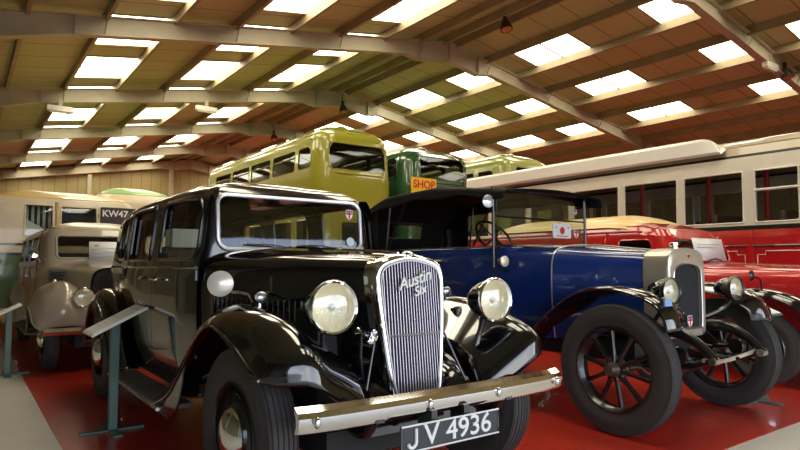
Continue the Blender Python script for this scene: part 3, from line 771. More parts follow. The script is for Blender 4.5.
obj('radiator_core', MB().grid([[(BX+(p[0]-BX)*k, 2.325, .88+(p[2]-.88)*k) for p in rp_(ri_, 2.33)] for k in (.01, .5, 1)], cu=True), meshk, sh_)
obj('radiator_edge', MB().tube([(p[0], 2.301, p[2]) for p in rp_(ri_, 0)], .006, 6, closed=True), chromed, sh_)
obj('radiator_cap', MB().lathe([(.03, 0), (.03, .015), (.022, .02), (.022, .04), (.034, .03), (.034, .045), (.02, .05), (0, .052)], (BX, 2.40, 1.238), 'Z', 20), chrome, sh_)
obj('wing_emblem', MB().prism([(BX-.035, 1.195), (BX, 1.165), (BX+.035, 1.195), (BX+.018, 1.19), (BX, 1.20), (BX-.018, 1.19)], 'Y', 2.290, 2.30), chrome, sh_)
shield(sh_, (BX-.01, 2.290, .715), .034)
aa = obj('club_badge', MB().lathe([(.032, -.004), (.036, 0), (.032, .006), (.0, .008)], (BX-.215, 2.285, .83), (0, -1, 0), 24), M('brass_badge', (.55, .40, .12), .3, metal=.9), sh_, 'round brass badge on a bar')
obj('badge_stem', MB().cyl((BX-.215, 2.29, .70), (BX-.215, 2.29, .80), .012, seg=8).ell((BX-.215, 2.29, .74), .022, .012, .03, 12, 8), chromed, aa)
# wings
st = [((.48, 2.09, .70), (.61, 2.03, .71), (.73, 2.05, .70)), ((.44, 2.09, .78), (.61, 2.05, .80), (.738, 2.07, .785)), ((.40, 2.15, .84), (.615, 2.12, .895), (.74, 2.13, .865)),
      ((.40, 2.28, .89), (.62, 2.27, .955), (.745, 2.28, .925)), ((.40, 2.50, .92), (.62, 2.50, .985), (.745, 2.50, .955)),
      ((.40, 2.74, .88), (.62, 2.76, .945), (.745, 2.74, .91)), ((.42, 2.95, .74), (.62, 2.99, .80), (.74, 2.96, .775)),
      ((.46, 3.12, .60), (.62, 3.16, .65), (.73, 3.14, .63)), ((.50, 3.32, .46), (.62, 3.36, .49), (.72, 3.34, .48)), ((.52, 3.52, .39), (.62, 3.56, .395), (.71, 3.54, .395))]
rs2 = [((.50, 4.80, .39), (.62, 4.80, .395), (.71, 4.80, .395)), ((.48, 5.0, .56), (.62, 5.0, .60), (.73, 5.0, .58)), ((.46, 5.25, .82), (.62, 5.25, .88), (.745, 5.25, .85)),
       ((.45, 5.5, .91), (.62, 5.5, .975), (.745, 5.5, .94)), ((.45, 5.8, .84), (.62, 5.8, .90), (.74, 5.8, .87)), ((.45, 6.0, .62), (.62, 6.03, .67), (.73, 6.0, .65))]
for sg in (-1, 1):
    w_ = fender('front_wing', T, BX, sg, st, black); fender('rear_wing', T, BX, sg, rs2, black, off=-.1)
    if sg < 0: obj('wing_badge', MB().box(BX-.70, BX-.62, 2.075, 2.085, .86, .90), M('blue_badge', (.25, .40, .75), .3), w_, 'small blue reflector')
    x0, x1 = sorted((BX+sg*.50, BX+sg*.71)); obj('running_board', MB().box(x0, x1, 3.5, 4.85, .365, .39), blackr, T, bevel=.005)
    for y in (2.42, 5.4): wheel(T, (BX+sg*.715, y, .43), .43, .13, sg, 'spoke', .285, tread=6)
    # half elliptic spring and dumb iron
    sp_ = obj('leaf_spring', MB().tube([(BX+sg*.34, 1.97, .50), (BX+sg*.34, 2.14, .45), (BX+sg*.34, 2.42, .43), (BX+sg*.34, 2.7, .47), (BX+sg*.34, 2.95, .55)], [.018, .026, .036, .026, .018], 8, sm=4, flat=1.0), black2, T)
    di = obj('dumb_iron', MB().tube([(BX+sg*.34, 3.0, .62), (BX+sg*.34, 2.45, .66), (BX+sg*.34, 2.22, .67), (BX+sg*.34, 2.06, .60), (BX+sg*.34, 1.95, .50)], [.04, .045, .045, .034, .026], 10, sm=5), black2, T)
    obj('shackle', MB().cyl((BX+sg*.34-.035, 1.96, .50), (BX+sg*.34+.035, 1.96, .50), .026, seg=14), chromed, di)
    obj('shock_absorber', MB().lathe([(0, -.025), (.055, -.025), (.06, 0), (.055, .025), (.03, .03), (0, .035)], (BX+sg*.405, 2.16, .52), (sg, -.1, 0), 24).tube([(BX+sg*.41, 2.16, .52), (BX+sg*.42, 2.34, .50), (BX+sg*.42, 2.40, .43)], .011, 6), black2, T)
    h = headlamp(T, (BX-.03+sg*.45, 2.16, .945), .090, .17, black, black2, (-.12, -1, 0))
    obj('lamp_bracket', MB().tube([(BX+sg*.46, 2.22, .86), (BX+sg*.45, 2.26, .80), (BX+sg*.38, 2.34, .74), (BX+sg*.30, 2.42, .70)], .015, 8, sm=3), black2, h)
obj('front_axle', MB().tube([(BX-.62, 2.42, .43), (BX-.48, 2.42, .42), (BX-.36, 2.42, .36), (BX, 2.42, .33), (BX+.36, 2.42, .36), (BX+.48, 2.42, .42), (BX+.62, 2.42, .43)], .032, 10, sm=4), black2, T)
obj('track_rod', MB().cyl((BX-.52, 2.58, .39), (BX+.52, 2.58, .39), .012, seg=8), chromed, T)
obj('cross_tube', MB().tube([(BX-.36, 2.02, .50), (BX, 2.06, .46), (BX+.36, 2.02, .50)], .014, 8, sm=4), nickel, T)
obj('chassis', MB().box(BX-.38, BX+.38, 2.5, 5.9, .42, .56), dark, T)
obj('starting_handle', MB().tube([(BX, 2.3, .50), (BX, 2.12, .50), (BX+.12, 2.10, .47), (BX+.13, 2.02, .47)], .011, 8), black2, T)
# scuttle lamps
for sg in (-1, 1):
    l = obj('side_lamp', MB().lathe([(0, -.075), (.02, -.065), (.036, -.03), (.042, 0)], (BX+sg*.69, 3.46, 1.15), (0, -1, 0), 20), black2, T)
    obj('lens', MB().lathe([(.045, -.004), (.045, .006), (.03, .012), (0, .016)], (BX+sg*.69, 3.46, 1.15), (0, -1, 0), 20), reflector, l)
    obj('lamp_arm', MB().tube([(BX+sg*.69, 3.48, 1.12), (BX+sg*.66, 3.50, 1.08), (BX+sg*.58, 3.52, 1.07)], .009, 6), black2, l)
# windscreen: two panes in a black frame
fz0, fzm, fz1, fy = 1.285, 1.535, 1.775, 3.64
ws = obj('windscreen_frame', MB().tube([(BX-.60, fy, fz0), (BX-.60, fy, fz1), (BX+.60, fy, fz1), (BX+.60, fy, fz0)], .012, 8, closed=True), black2, T)
obj('windscreen_bar', MB().cyl((BX-.60, fy, fzm), (BX+.60, fy, fzm), .008, seg=8), black2, ws)
for a, b in ((fz0, fzm), (fzm, fz1)): obj('windscreen_pane', MB().box(BX-.59, BX+.59, fy-.003, fy+.003, a+.008, b-.008), glass, ws, smooth=0)
for sg in (-1, 1): obj('windscreen_post', MB().cyl((BX+sg*.625, fy+.01, 1.10), (BX+sg*.625, fy+.01, 1.79), .014, seg=10), black2, ws)
obj('wiper', MB().tube([(BX-.22, fy-.03, 1.76), (BX-.18, fy-.035, 1.66), (BX-.10, fy-.02, 1.60)], .006, 6), darksteel, ws)
pc = obj('rally_sign', MB().prism(rr(BX+.12, BX+.38, 1.37, 1.505, .02, 3), 'Y', fy-.016, fy-.010), white, ws, 'white card with a red oval', smooth=0)
obj('sign_oval', MB().lathe([(0, .001), (.034, .001), (.034, 0)], (BX+.25, fy-.018, 1.44), (0, -1, 0), 24), redm, pc)
for u in (.155, .33): obj('sign_mark', MB().box(BX+u, BX+u+.022, fy-.0175, fy-.0162, 1.465, 1.475), bluem, pc)
obj('sign_mark', MB().box(BX+.17, BX+.33, fy-.0175, fy-.0162, 1.385, 1.392), platek, pc)
shield(ws, (BX+.46, fy-.012, 1.42), .036)
shield(ws, (BX+.455, fy-.012, 1.625), .022)
mr = obj('door_mirror', MB().lathe([(0, -.02), (.045, -.014), (.055, 0), (.05, .004), (0, .006)], (BX-.71, fy-.02, 1.655), (-.25, -1, 0), 24), M('mirror_face', (.80, .84, .86), .12, metal=.6), T, 'round mirror on the windscreen post')
obj('mirror_arm', MB().tube([(BX-.625, fy, 1.655), (BX-.67, fy+.005, 1.655), (BX-.70, fy, 1.655)], .008, 6).ell((BX-.645, fy, 1.655), .018, .018, .018, 10, 8), chrome, mr)
# hood
def hood(y):
    z = interp([(3.50, 1.775), (3.62, 1.80), (4.0, 1.845), (4.42, 1.885), (4.9, 1.88), (5.15, 1.875), (5.35, 1.83), (5.55, 1.76), (5.70, 1.69), (5.78, 1.60)], y)
    return z
rows = []
for y in (3.48, 3.6, 3.8, 4.0, 4.2, 4.42, 4.65, 4.9, 5.08, 5.25, 5.4, 5.55, 5.68, 5.76):
    z = hood(y); sag = .035*math.sin((y-3.5)/(.92)*PI)**2 if y > 4.42 else .02*math.sin((y-3.5)/.92*PI)
    w_ = .665; dr = .05+.035*min(1, max(0, (y-3.7)))+.02*math.sin(y*9)
    rows.append([(BX-w_-.012, y, z-.055-dr), (BX-w_-.005, y, z-.05-dr*.5), (BX-w_, y, z-.045), (BX-.60, y, z-.022-sag*.3), (BX-.35, y, z-sag), (BX, y, z+.012-sag), (BX+.35, y, z-sag), (BX+.60, y, z-.022-sag*.3), (BX+w_, y, z-.045), (BX+w_+.005, y, z-.05-dr*.5), (BX+w_+.012, y, z-.055-dr)])
hd = obj('folding_hood', MB().grid(catgrid(rows, 2, 3)), fabric, T, 'black canvas hood, raised', solid=.008, smooth=60)
# rear curtain with its window, quarter panels
cur = Ring(BX, 3.0, 5.80, .665, .10, [(1.26, .0), (1.72, .03), (1.80, .06)], lambda x, y, z: (x, y-(.15*max(0, z-1.3) if y > 5.5 else 0), z), .04)
bwn = rr(-.25, .25, 1.435, 1.62, .02)
obj('rear_curtain', cur.patch('B', rr(-.62, .62, 1.26, 1.70, .02), [bwn], 0), fabric, hd, solid=.006)
window(cur, 'B', bwn, hd, leatherk, .008)
for s_, sg in (('L', -1), ('R', 1)):
    obj('quarter_panel', MB().grid([[(BX+sg*.66, y, z0+(z1-z0)*k/4) for k in range(5)] for y, z0, z1 in ((5.36, 1.27, 1.74), (5.45, 1.27, 1.73), (5.55, 1.27, 1.70), (5.65, 1.27, 1.66), (5.74, 1.27, 1.60))]), fabric, hd, solid=.006)
    for a, b in (((3.66, 1.79), (3.66, 1.30)), ((4.9, 1.82), (5.25, 1.27)), ((5.2, 1.80), (5.28, 1.27))):
        if a[0] > 4: obj('hood_stick', MB().cyl((BX+sg*.60, a[0], a[1]), (BX+sg*.60, b[0], b[1]), .012, seg=8), black2, hd)
bench(T, BX, 4.62, .50, .80, 1.30, leatherk); bench(T, BX, 5.52, .50, .80, 1.30, leatherk)
sw = obj('steering_wheel', MB().lathe([(.20+.012*math.cos(t*PI/4), .012*math.sin(t*PI/4)) for t in range(9)], (BX-.28, 3.98, 1.37), (0, -1, .75), 36), black2, T)
m = MB().tube([(BX-.28, 3.98, 1.37), (BX-.28, 3.55, 1.02)], .016, 8)
for k in range(4):
    a = PI/2*k+.5; ax = Vector((0, -1, .75)).normalized(); u = Vector((1, 0, 0)); v_ = ax.cross(u); e = Vector((BX-.28, 3.98, 1.37))+(u*math.cos(a)+v_*math.sin(a))*.20
    m.tube([(BX-.28, 3.98, 1.37), tuple(e)], .008, 6)
obj('steering_column', m, black2, sw)

# ================================================================== BUSES
def bus(name, label, cat_, cx, y0, y1, a, r, prof, z0, zc, ch, holes, bands, roofm_, loc=None, warp=None, res=.07, yin=1., group=None, wheels=(), wr=.45, fmat=None, gmat=None, wk=.014):
    """bands: [(z0, z1, material, part name)] ; holes: [(side, polygon, framed)]"""
    t = thing(name, label, cat_, (cx, (y0+y1)/2, 0), group)
    R = Ring(cx, y0, y1, a, r, prof, warp, res, yin)
    for (b0, b1, m, nm) in bands:
        hs = [(s_, p) for s_, p, _ in holes if max(q[1] for q in p) > b0 and min(q[1] for q in p) < b1]
        last = b1 >= zc-1e-6
        obj(nm, R.slice(b0, b1, hs), m, t, smooth=40)
    obj('roof', R.slice(zc, zc+.02, (), True, ch), roofm_, t, smooth=60)
    for s_, p, fr in holes: window(R, s_, p, t, fmat or bands[-1][2], wk, gmat or glassd)
    for y in wheels:
        for sg in (-1, 1): wheel(t, (cx+sg*(a-.16), y, wr), wr, .26, sg, 'disc', wr*.58, seg=32, tread=4)
    return t, R

# cream and red single-decker beside the red van
HB = []
yw = [(1.30, 2.20), (2.30, 3.12), (3.17, 3.71), (3.86, 4.70), (4.81, 5.70), (5.81, 6.70), (6.81, 7.70), (7.81, 8.70), (8.81, 9.6)]
for s_ in 'LR':
    for a, b in yw: HB.append((s_, rr(a, b, 1.70, 2.41, .02), True))
HB += [('F', rr(-.95, .95, 1.7, 2.35, .06), True), ('B', rr(-.7, .7, 1.7, 2.3, .06), True)]
BUX = 9.9
T, R = bus('single_deck_bus', 'cream and red single-deck bus with white roof-side fairing', 'bus', BUX, 1.0, 10.0, 1.2, .22, [(.35, .04), (.9, .0), (1.6, 0), (2.4, .015), (2.62, .05), (2.66, .07), (2.78, .15)], .35, 2.78, .22, HB,
        [(.35, 1.60, busred, 'lower_panels'), (1.60, 1.66, black2, 'waist_band'), (1.66, 2.62, buscream, 'window_band'), (2.62, 2.66, black2, 'gutter_band'), (2.66, 2.78, beige_roof, 'cant_panel')], beige_roof, wheels=(2.55, 7.9), wr=.46, fmat=buscream, gmat=glass)
for a, b in yw:
    if a == 3.17: obj('window_rail', MB().tube([R.P('L', a, 2.14, .004), R.P('L', b, 2.14, .004)], .02, 6), buscream, T)
# lining on the lower panels
for y0_, y1_ in ((2.0, 3.70), (3.86, 6.7), (6.85, 9.6)):
    pts = [(y0_+.10, 1.31), (y1_-.10, 1.31), (y1_-.10, 1.26), (y1_, 1.26), (y1_, .62), (y0_, .62), (y0_, 1.26), (y0_+.10, 1.26)]
    obj('coach_line', R.frame('L', pts, .008, .003), cream, T)
obj('waist_moulding', MB().tube([R.P('L', 1.3+.4*i, 1.38, .01) for i in range(21)], .014, 6), black2, T)
obj('arch_trim', MB().tube([R.P('L', 2.55+.56*math.cos(PI*k/14), .50+.56*math.sin(PI*k/14), .01) for k in range(15)], .02, 6), black2, T)
for y in (3.785,): obj('body_pillar', MB().box(BUX-1.225, BUX-1.20, y-.035, y+.035, .5, 1.6), busred, T)
fp = [(8.64, 2.69), (8.60, 2.72), (8.60, 2.90), (8.63, 2.945), (8.69, 2.95), (8.74, 2.93), (8.80, 2.78)]
obj('roof_fairing', MB().grid([[(x+.03, 4.12 if z < 2.8 else 4.12+(z-2.8)*1.2, z-(.02 if z > 2.9 else 0)) for x, z in fp], [(x, 4.2 if z < 2.8 else 4.2+(z-2.8)*1.2, z) for x, z in fp]]+[[(x, 4.45+.9*i, z) for x, z in fp] for i in range(6)]+[[(x+.03, 9.4, z) for x, z in fp]], cap=True), whitep, T, 'long pale fairing along the roof edge', smooth=30)
for y in (2.2, 3.9, 4.75, 5.9, 6.8, 8.2): obj('grab_pole', MB().cyl((9.55 if int(y*10) % 2 else 10.2, y, .7), (9.55 if int(y*10) % 2 else 10.2, y, 2.6), .035, seg=10), redm, T, 'red upright pole inside')
for i in range(8):
    for sx in (-.62, .62):
        y = 2.5+i*.9; s_ = obj('seat', MB().box(BUX+sx-.42, BUX+sx+.42, y-.4, y, 1.15, 1.27), leather, T, bevel=.03)
        obj('seat_back', MB().box(BUX+sx-.42, BUX+sx+.42, y, y+.08, 1.2, 1.86), leather, s_, bevel=.03)
obj('bus_floor', MB().box(BUX-1.1, BUX+1.1, 1.2, 9.8, .78, .84), dark, T)

# double-deckers seen from the back
def dd(label, cx, a, m, m2, top, rx0, rx1, rz0, rz1, y0=12.9, name='double_deck_bus', L=8.6, rad=.42, side_y=None):
    hs = []
    sw_ = side_y or [(.45, 1.15), (1.35, 2.75), (2.90, 4.30), (4.45, 5.85), (6.0, 7.4)]
    for s_ in 'LR':
        for i, (p, q) in enumerate(sw_):
            hs.append((s_, rr(y0+p, y0+q, 3.56, 4.12, .08, rs=(.08, .05, .05, .22) if i == 0 else None), True)); hs.append((s_, rr(y0+p+.1, y0+q, 1.55, 2.25, .06), True))
    hs.append(('F', rr(rx0-cx, rx1-cx, rz0, rz1, .10), True)); hs.append(('F', rr(-.5, .5, 1.6, 2.2, .08), True)); hs.append(('B', rr(-.9, .9, 3.5, 4.05, .08), True))
    zc = top-.22
    t, R = bus(name, label, 'bus', cx, y0, y0+L, a, rad, [(.4, .05), (.9, .0), (3.3, .0), (4.0, .04), (zc-.20, .08), (zc-.12, .12), (zc-.05, .18), (zc, .26)], .4, zc, .24, hs,
               [(.4, 2.6, m, 'lower_deck'), (2.6, zc, m, 'upper_deck')], m2, wheels=(y0+1.9, y0+6.8), wr=.5, fmat=m, yin=1., gmat=glassb)
    obj('waist_moulding', MB().tube([R.P('F', -a+rad+.05+i*(2*(a-rad)-.1)/6, 3.42, .01) for i in range(7)], .018, 6), m, t)
    for s_ in 'LR':
        for p, q in sw_[1:]: obj('window_rail', MB().tube([R.P(s_, y0+p, 3.93, .0), R.P(s_, y0+q, 3.93, .0)], .018, 6), m, t)
    obj('roof_vent', MB().lathe([(.16, 0), (.16, .05), (.10, .09), (0, .10)], (cx, y0+.9, top-.03), 'Z', 20), m2, t)
    obj('deck_floor', MB().box(cx-a+.1, cx+a-.1, y0+.3, y0+L-.3, 2.5, 2.56), dark, t)
    return t, R
dd('olive green double-deck bus seen from behind, nearest of three, above the black saloon', 8.13, 1.16, ddgreen, ddgreen, 4.76, 7.28, 8.98, 3.52, 4.20)
dd('dark green double-deck bus between two lighter green ones', 10.85, 1.22, dkgreen, dkgreen, 4.50, 10.15, 11.85, 3.52, 4.16)
dd('pale sage green double-deck bus, furthest right of the three in the row', 14.62, 1.26, ddlight, ddlight, 4.74, 14.0, 15.6, 3.52, 4.22)
# yellow boards hanging on the dark green bus
def board(x0, x1, z0, z1, label, words):
    t = thing('hanging_sign', label, 'sign', ((x0+x1)/2, 12.74, z0))
    b = obj('sign_board', MB().prism(rr(x0, x1, z0, z1, .03, 3), 'Y', 12.73, 12.76), yellow, t, smooth=0)
    obj('bracket', MB().box((x0+x1)/2-.03, (x0+x1)/2+.03, 12.76, 12.895, z1-.2, z1-.1), darksteel, t)
    for w_, z in words: text('sign_lettering', w_, .30, redm, b, ((x0+x1)/2, 12.723, z), (1, 0, 0), (0, 0, 1), .003, 0, bold=.006)
board(9.70, 10.56, 2.75, 3.49, 'yellow board lettered SHOP in red on the dark green bus', [('SHOP', 3.30)])
board(11.75, 12.15, 2.85, 3.36, 'blank yellow board at the right end of the dark green bus', [])

# bright green bus far back on the left
T, R = bus('green_bus', 'pale green roofed bus far back, only its roof showing above the cream coach', 'bus', 4.0, 18.0, 26.5, 1.12, .35, [(.4, .03), (1., 0), (2.9, .03), (3.05, .10), (3.10, .15)], .4, 3.10, .26,
        [(s_, rr(18.6+1.5*i, 19.9+1.5*i, 2.0, 2.7, .06), True) for s_ in 'LR' for i in range(5)]+[('F', rr(-.8, .8, 1.9, 2.7, .1), True)],
        [(.4, 1.6, midgreen, 'lower_panels'), (1.6, 3.10, cream, 'window_band')], ltgreen, wheels=(20.4, 25), wr=.46)

# cream and green coach behind the beige estate car
w1 = rr(.86-1.45, 1.28-1.45, 1.62, 2.16, .02); w2 = rr(1.40-1.45, 1.97-1.45, 1.62, 2.15, .02)
T, R = bus('vintage_coach', 'cream over green vintage coach with black stripe behind the beige estate car', 'coach', 1.45, 12.0, 19.0, 1.22, .25, [(.4, .04), (.9, 0), (2.0, .01), (2.22, .05), (2.28, .09)], .4, 2.28, .20,
        [('F', w1, True), ('F', w2, True)]+[(s_, rr(12.6+1.2*i, 13.6+1.2*i, 1.62, 2.1, .05), True) for s_ in 'LR' for i in range(5)],
        [(.4, 1.28, midgreen, 'lower_panels'), (1.28, 1.33, black2, 'lower_stripe'), (1.33, 1.45, cream, 'stripe_gap'), (1.45, 1.49, black2, 'upper_stripe'), (1.49, 2.28, cream, 'window_band')], M('coach_roof', (.80, .56, .20), .35, coat=.5), wheels=(13.2, 17.4), wr=.45, fmat=cream, gmat=glass, res=.05)
obj('front_pillar', MB().tube([R.P('F', -.112, 1.5, .01), R.P('F', -.112, 2.22, .01)], .03, 8), M('buff_trim', (.55, .38, .16), .5), T)
for k in range(5): obj('curtain', MB().grid([[(.88+.085*k+.0425*j/3, 12.10+.03*(j % 2), z) for j in range(4)] for z in (1.6, 2.15)]), curtain, T, 'net curtain in the left window', solid=.004)
obj('sun_blind', MB().prism([(.86, 1.62), (1.28, 1.62), (1.10, 1.78), (.86, 1.92)], 'Y', 12.07, 12.08), white, T, smooth=0)
obj('cab_bulkhead', MB().box(.5, 2.5, 12.9, 12.95, .5, 2.2), M('cab_lining', (.10, .14, .20), .6), T)
pl = obj('route_panel', MB().box(2.03, 2.60, 11.975, 12.01, 1.66, 2.17), platek, T, 'black glass panel with white letters', bevel=.005)
text('panel_lettering', 'KW47', .165, white, pl, (2.05, 11.972, 2.055), (1, 0, 0), (0, 0, 1), .002, 0, align='LEFT', bold=.004, sx=.98)
obj('hinge', MB().box(1.99, 2.0, 11.985, 12.0, 1.98, 2.04), darksteel, T)

# ================================================================== SMALL CARS: generic pieces
def side_fenders(T, cx, fs, rs, mat, names=('front_wing', 'rear_wing')):
    for sg in (-1, 1):
        fender(names[0], T, cx, sg, fs, mat); fender(names[1], T, cx, sg, rs, mat)

# beige estate car with wooden body
EX = 1.40
T = thing('wooden_estate_car', 'grey-beige estate car with varnished wooden body behind the black saloon', 'car', (EX, 9.0, 0))
E_ = Ring(EX, 8.12, 11.4, .64, .12, [(.40, .04), (.70, .0), (1.1, .0), (1.5, .05), (1.56, .10)], lambda x, y, z: (x*(1-.05*max(0, 8.5-y)/.4), y+(.28*max(0, z-1.15) if y < 8.8 else 0)*max(0, min(1, (9.6-y)/.8)), z), .04)
ew = [rr(8.66, 9.38, 1.16, 1.49, .04), rr(9.5, 10.25, 1.16, 1.49, .04), rr(10.38, 11.15, 1.16, 1.49, .04)]
eh = [(s_, p) for s_ in 'LR' for p in ew]+[('F', rr(-.50, .50, 1.20, 1.475, .05)), ('B', rr(-.4, .4, 1.15, 1.45, .04))]
obj('body', E_.slice(.40, 1.56, eh), greige, T)
obj('roof', E_.slice(1.56, 1.58, (), True, .10), M('estate_roof', (.42, .34, .18), .4, coat=.4), T, smooth=60)
fr = obj('windscreen_frame', E_.frame('F', rr(-.50, .50, 1.20, 1.475, .05), .014, .0), greige, T); obj('windscreen_pane', E_.pane('F', rr(-.50, .50, 1.20, 1.475, .05)), glassd, fr)
window(E_, 'B', rr(-.4, .4, 1.15, 1.45, .04), T, wood)
for s_ in 'LR':
    obj('wood_frame', E_.patch(s_, rr(8.62, 11.2, .48, 1.54, .03), ew+[rr(8.72, 9.36, .60, 1.08, .03), rr(9.52, 10.25, .60, 1.08, .03), rr(10.38, 11.1, .60, 1.08, .03)], .014), wood, T, 'varnished wooden framing', solid=.012)
    obj('wood_panel', E_.patch(s_, rr(8.66, 11.15, .52, 1.12, .02), (), .004), woodp, T, 'lighter wooden panels')
    for p in ew: window(E_, s_, p, T, black2, .012)
    q = E_.P(s_, 9.3, .98, .05); obj('door_handle', MB().cyl((q[0], q[1]-.05, q[2]), (q[0], q[1]+.05, q[2]), .01, seg=8), chrome, T)
ef = [(.27, .50), (.285, .62), (.29, .75), (.29, .88), (.28, .98), (.255, 1.04), (.20, 1.075), (.11, 1.095), (0, 1.10)]
eb = [(.57, .50), (.58, .65), (.585, .82), (.58, .96), (.56, 1.05), (.52, 1.10), (.42, 1.14), (.24, 1.165), (0, 1.175)]
eb2 = [(u*1.04, z+(.02 if z > 1 else 0)) for u, z in eb]
bo = obj('bonnet', MB().grid([sect(lerp(ef, eb, (i/9)**.85), 7.02+1.05*i/9, EX) for i in range(10)]+[sect(eb2, 8.2, EX)]), greige, T, smooth=50)
for sg in (-1, 1):
    for k in range(6): obj('louvre', MB().box(EX+sg*(.515+.0)-.06*1, EX+sg*.515+.06, 7.62, 7.98, .93+.022*k, .941+.022*k), darksteel, bo, bevel=.003)
gl = obj('grille', MB().grid([[(EX+u*k, 6.985+.01*(1-k), .78+(z-.78)*k) for u, z in [(q[0], q[1]) for q in cat([(u, z, 0) for u, z in full(ef)], 3)]] for k in (.01, .93)], cu=True), meshk, T)
for k in range(9):
    u = -.2+.05*k; obj('grille_bar', MB().cyl((EX+u, 6.97, .54), (EX+u, 6.97, 1.03-.6*u*u), .006, seg=6), chrome, gl)
efs = [((.28, 6.98, .46), (.52, 6.93, .50), (.72, 7.02, .46)), ((.27, 6.99, .60), (.53, 6.90, .66), (.765, 7.05, .50)), ((.27, 7.08, .76), (.53, 6.98, .82), (.79, 7.12, .54)),
       ((.28, 7.28, .84), (.54, 7.22, .925), (.80, 7.26, .62)), ((.32, 7.55, .86), (.56, 7.55, .94), (.805, 7.50, .68)), ((.42, 7.85, .80), (.60, 7.88, .86), (.80, 7.74, .62)),
       ((.52, 8.10, .66), (.63, 8.15, .70), (.775, 7.92, .50)), ((.58, 8.35, .50), (.66, 8.38, .52), (.76, 8.08, .38)), ((.60, 8.55, .36), (.67, 8.55, .37), (.75, 8.30, .33))]
ers = [((.58, 9.9, .34), (.66, 9.9, .36), (.75, 9.95, .34)), ((.56, 10.05, .60), (.66, 10.05, .64), (.77, 10.12, .50)), ((.55, 10.35, .80), (.66, 10.35, .88), (.79, 10.38, .64)),
       ((.55, 10.7, .82), (.66, 10.7, .90), (.79, 10.7, .66)), ((.56, 11.1, .60), (.65, 11.15, .66), (.77, 11.05, .50)), ((.56, 11.3, .4), (.64, 11.35, .42), (.74, 11.25, .38))]
side_fenders(T, EX, efs, ers, greige)
for sg in (-1, 1):
    for y in (7.45, 10.6): wheel(T, (EX+sg*.60, y, .34), .34, .14, sg, 'disc', .20, seg=36)
    h = headlamp(T, (EX+sg*.36, 6.93, .79), .095, .14, greige, chrome)
    obj('lamp_stem', MB().cyl((EX+sg*.40, 7.02, .66), (EX+sg*.40, 7.02, .74), .02, seg=8), greige, h)
    l = obj('side_lamp', MB().ell((EX+sg*.60, 7.20, .945), .028, .045, .026), chrome, T); obj('lens', MB().ell((EX+sg*.60, 7.16, .945), .02, .012, .02), bulbm, l)
    x0, x1 = sorted((EX+sg*.60, EX+sg*.76)); obj('running_board', MB().box(x0, x1, 8.2, 10.0, .31, .335), blackr, T)
bp_ = obj('bumper', MB().grid([[(EX+u, 6.80+.06*u*u+a, .46+b) for a, b in ((0, -.035), (-.012, 0), (0, .035), (.012, .035), (.012, -.035))] for u in [-.72+.12*i for i in range(13)]], cu=True, cap=True), chrome, T, 'chrome bumper bar', smooth=30)
for sg in (-1, 1): obj('overrider', MB().box(EX+sg*.34-.02, EX+sg*.34+.02, 6.77, 6.80, .40, .54), chrome, bp_, bevel=.008)
obj('chassis', MB().box(EX-.4, EX+.4, 7.1, 11.2, .26, .42).cyl((EX-.6, 7.45, .34), (EX+.6, 7.45, .34), .03), dark, T)
pb = E_.P('F', .0, 1.30, .0)
obj('windscreen_notice', MB().grid([[(1.26+.42*i, 8.10+.05*j, 1.17+.235*j) for i in (0, 1)] for j in (0, 1)]), white, T, 'white notice propped at the windscreen', solid=.004)
for k, (a, b) in enumerate(((.04, .10), (.04, .36), (.04, .30), (.04, .34))): obj('notice_line', MB().box(1.26+a, 1.26+b, 8.085+.0, 8.09, 1.355-.04*k, 1.365-.04*k), redm if k == 0 else chromed, T)
mr = obj('door_mirror', MB().lathe([(0, -.01), (.05, -.006), (.052, 0), (0, .004)], (EX-.70, 8.30, 1.26), (-.2, -1, .1), 20), chrome, T)
obj('mirror_arm', MB().tube([(EX-.69, 8.31, 1.26), (EX-.66, 8.36, 1.22), (EX-.60, 8.34, 1.12)], .009, 6), chrome, mr)
obj('trafficator', MB().box(EX-.60, EX-.56, 8.20, 8.26, 1.14, 1.20), chrome, T, bevel=.008)
bench(T, EX, 9.1, .5, .65, 1.18, leather); bench(T, EX, 10.3, .5, .65, 1.18, leather)

# red van with cream roof
VX = 6.77
T = thing('red_van', 'bright red vintage van with domed cream roof and black wings', 'van', (VX, 4.2, 0))
V = Ring(VX, 3.38, 6.3, .70, .16, [(.40, .05), (.70, .0), (1.15, .0), (1.45, .05), (1.55, .10)], lambda x, y, z: (x*(1-.06*max(0, 3.75-y)/.37), y+(.30*max(0, z-1.13) if y < 4.2 else 0)*max(0, min(1, (4.2-y)/.5)), z-(.16*max(0, 3.75-y) if z > 1.45 else 0)), .04)
vw = rr(3.62, 4.06, 1.14, 1.40, .05)
vs = rr(-.55, .55, 1.165, 1.455, .08)
obj('body', V.slice(.40, 1.55, [('L', vw), ('R', vw), ('F', vs), ('B', rr(-.35, .35, 1.2, 1.42, .03))]), red, T)
vr = Ring(VX, 3.74, 6.25, .62, .30, [(1.56, .0), (1.61, .04), (1.65, .12)], lambda x, y, z: (x, y, z-(.14*max(0, 4.3-y)**1.3)), .05)
obj('front_roof', V.slice(1.55, 1.56, (), True, .07), red, T, smooth=60)
obj('roof', vr.slice(1.56, 1.65, (), True, .085), creamroof, T, 'domed cream roof', smooth=60)
fr = obj('windscreen_frame', V.frame('F', vs, .012, .004), red, T); obj('windscreen_pane', V.pane('F', vs), glassd, fr)
window(V, 'B', rr(-.35, .35, 1.2, 1.42, .03), T, red, .01)
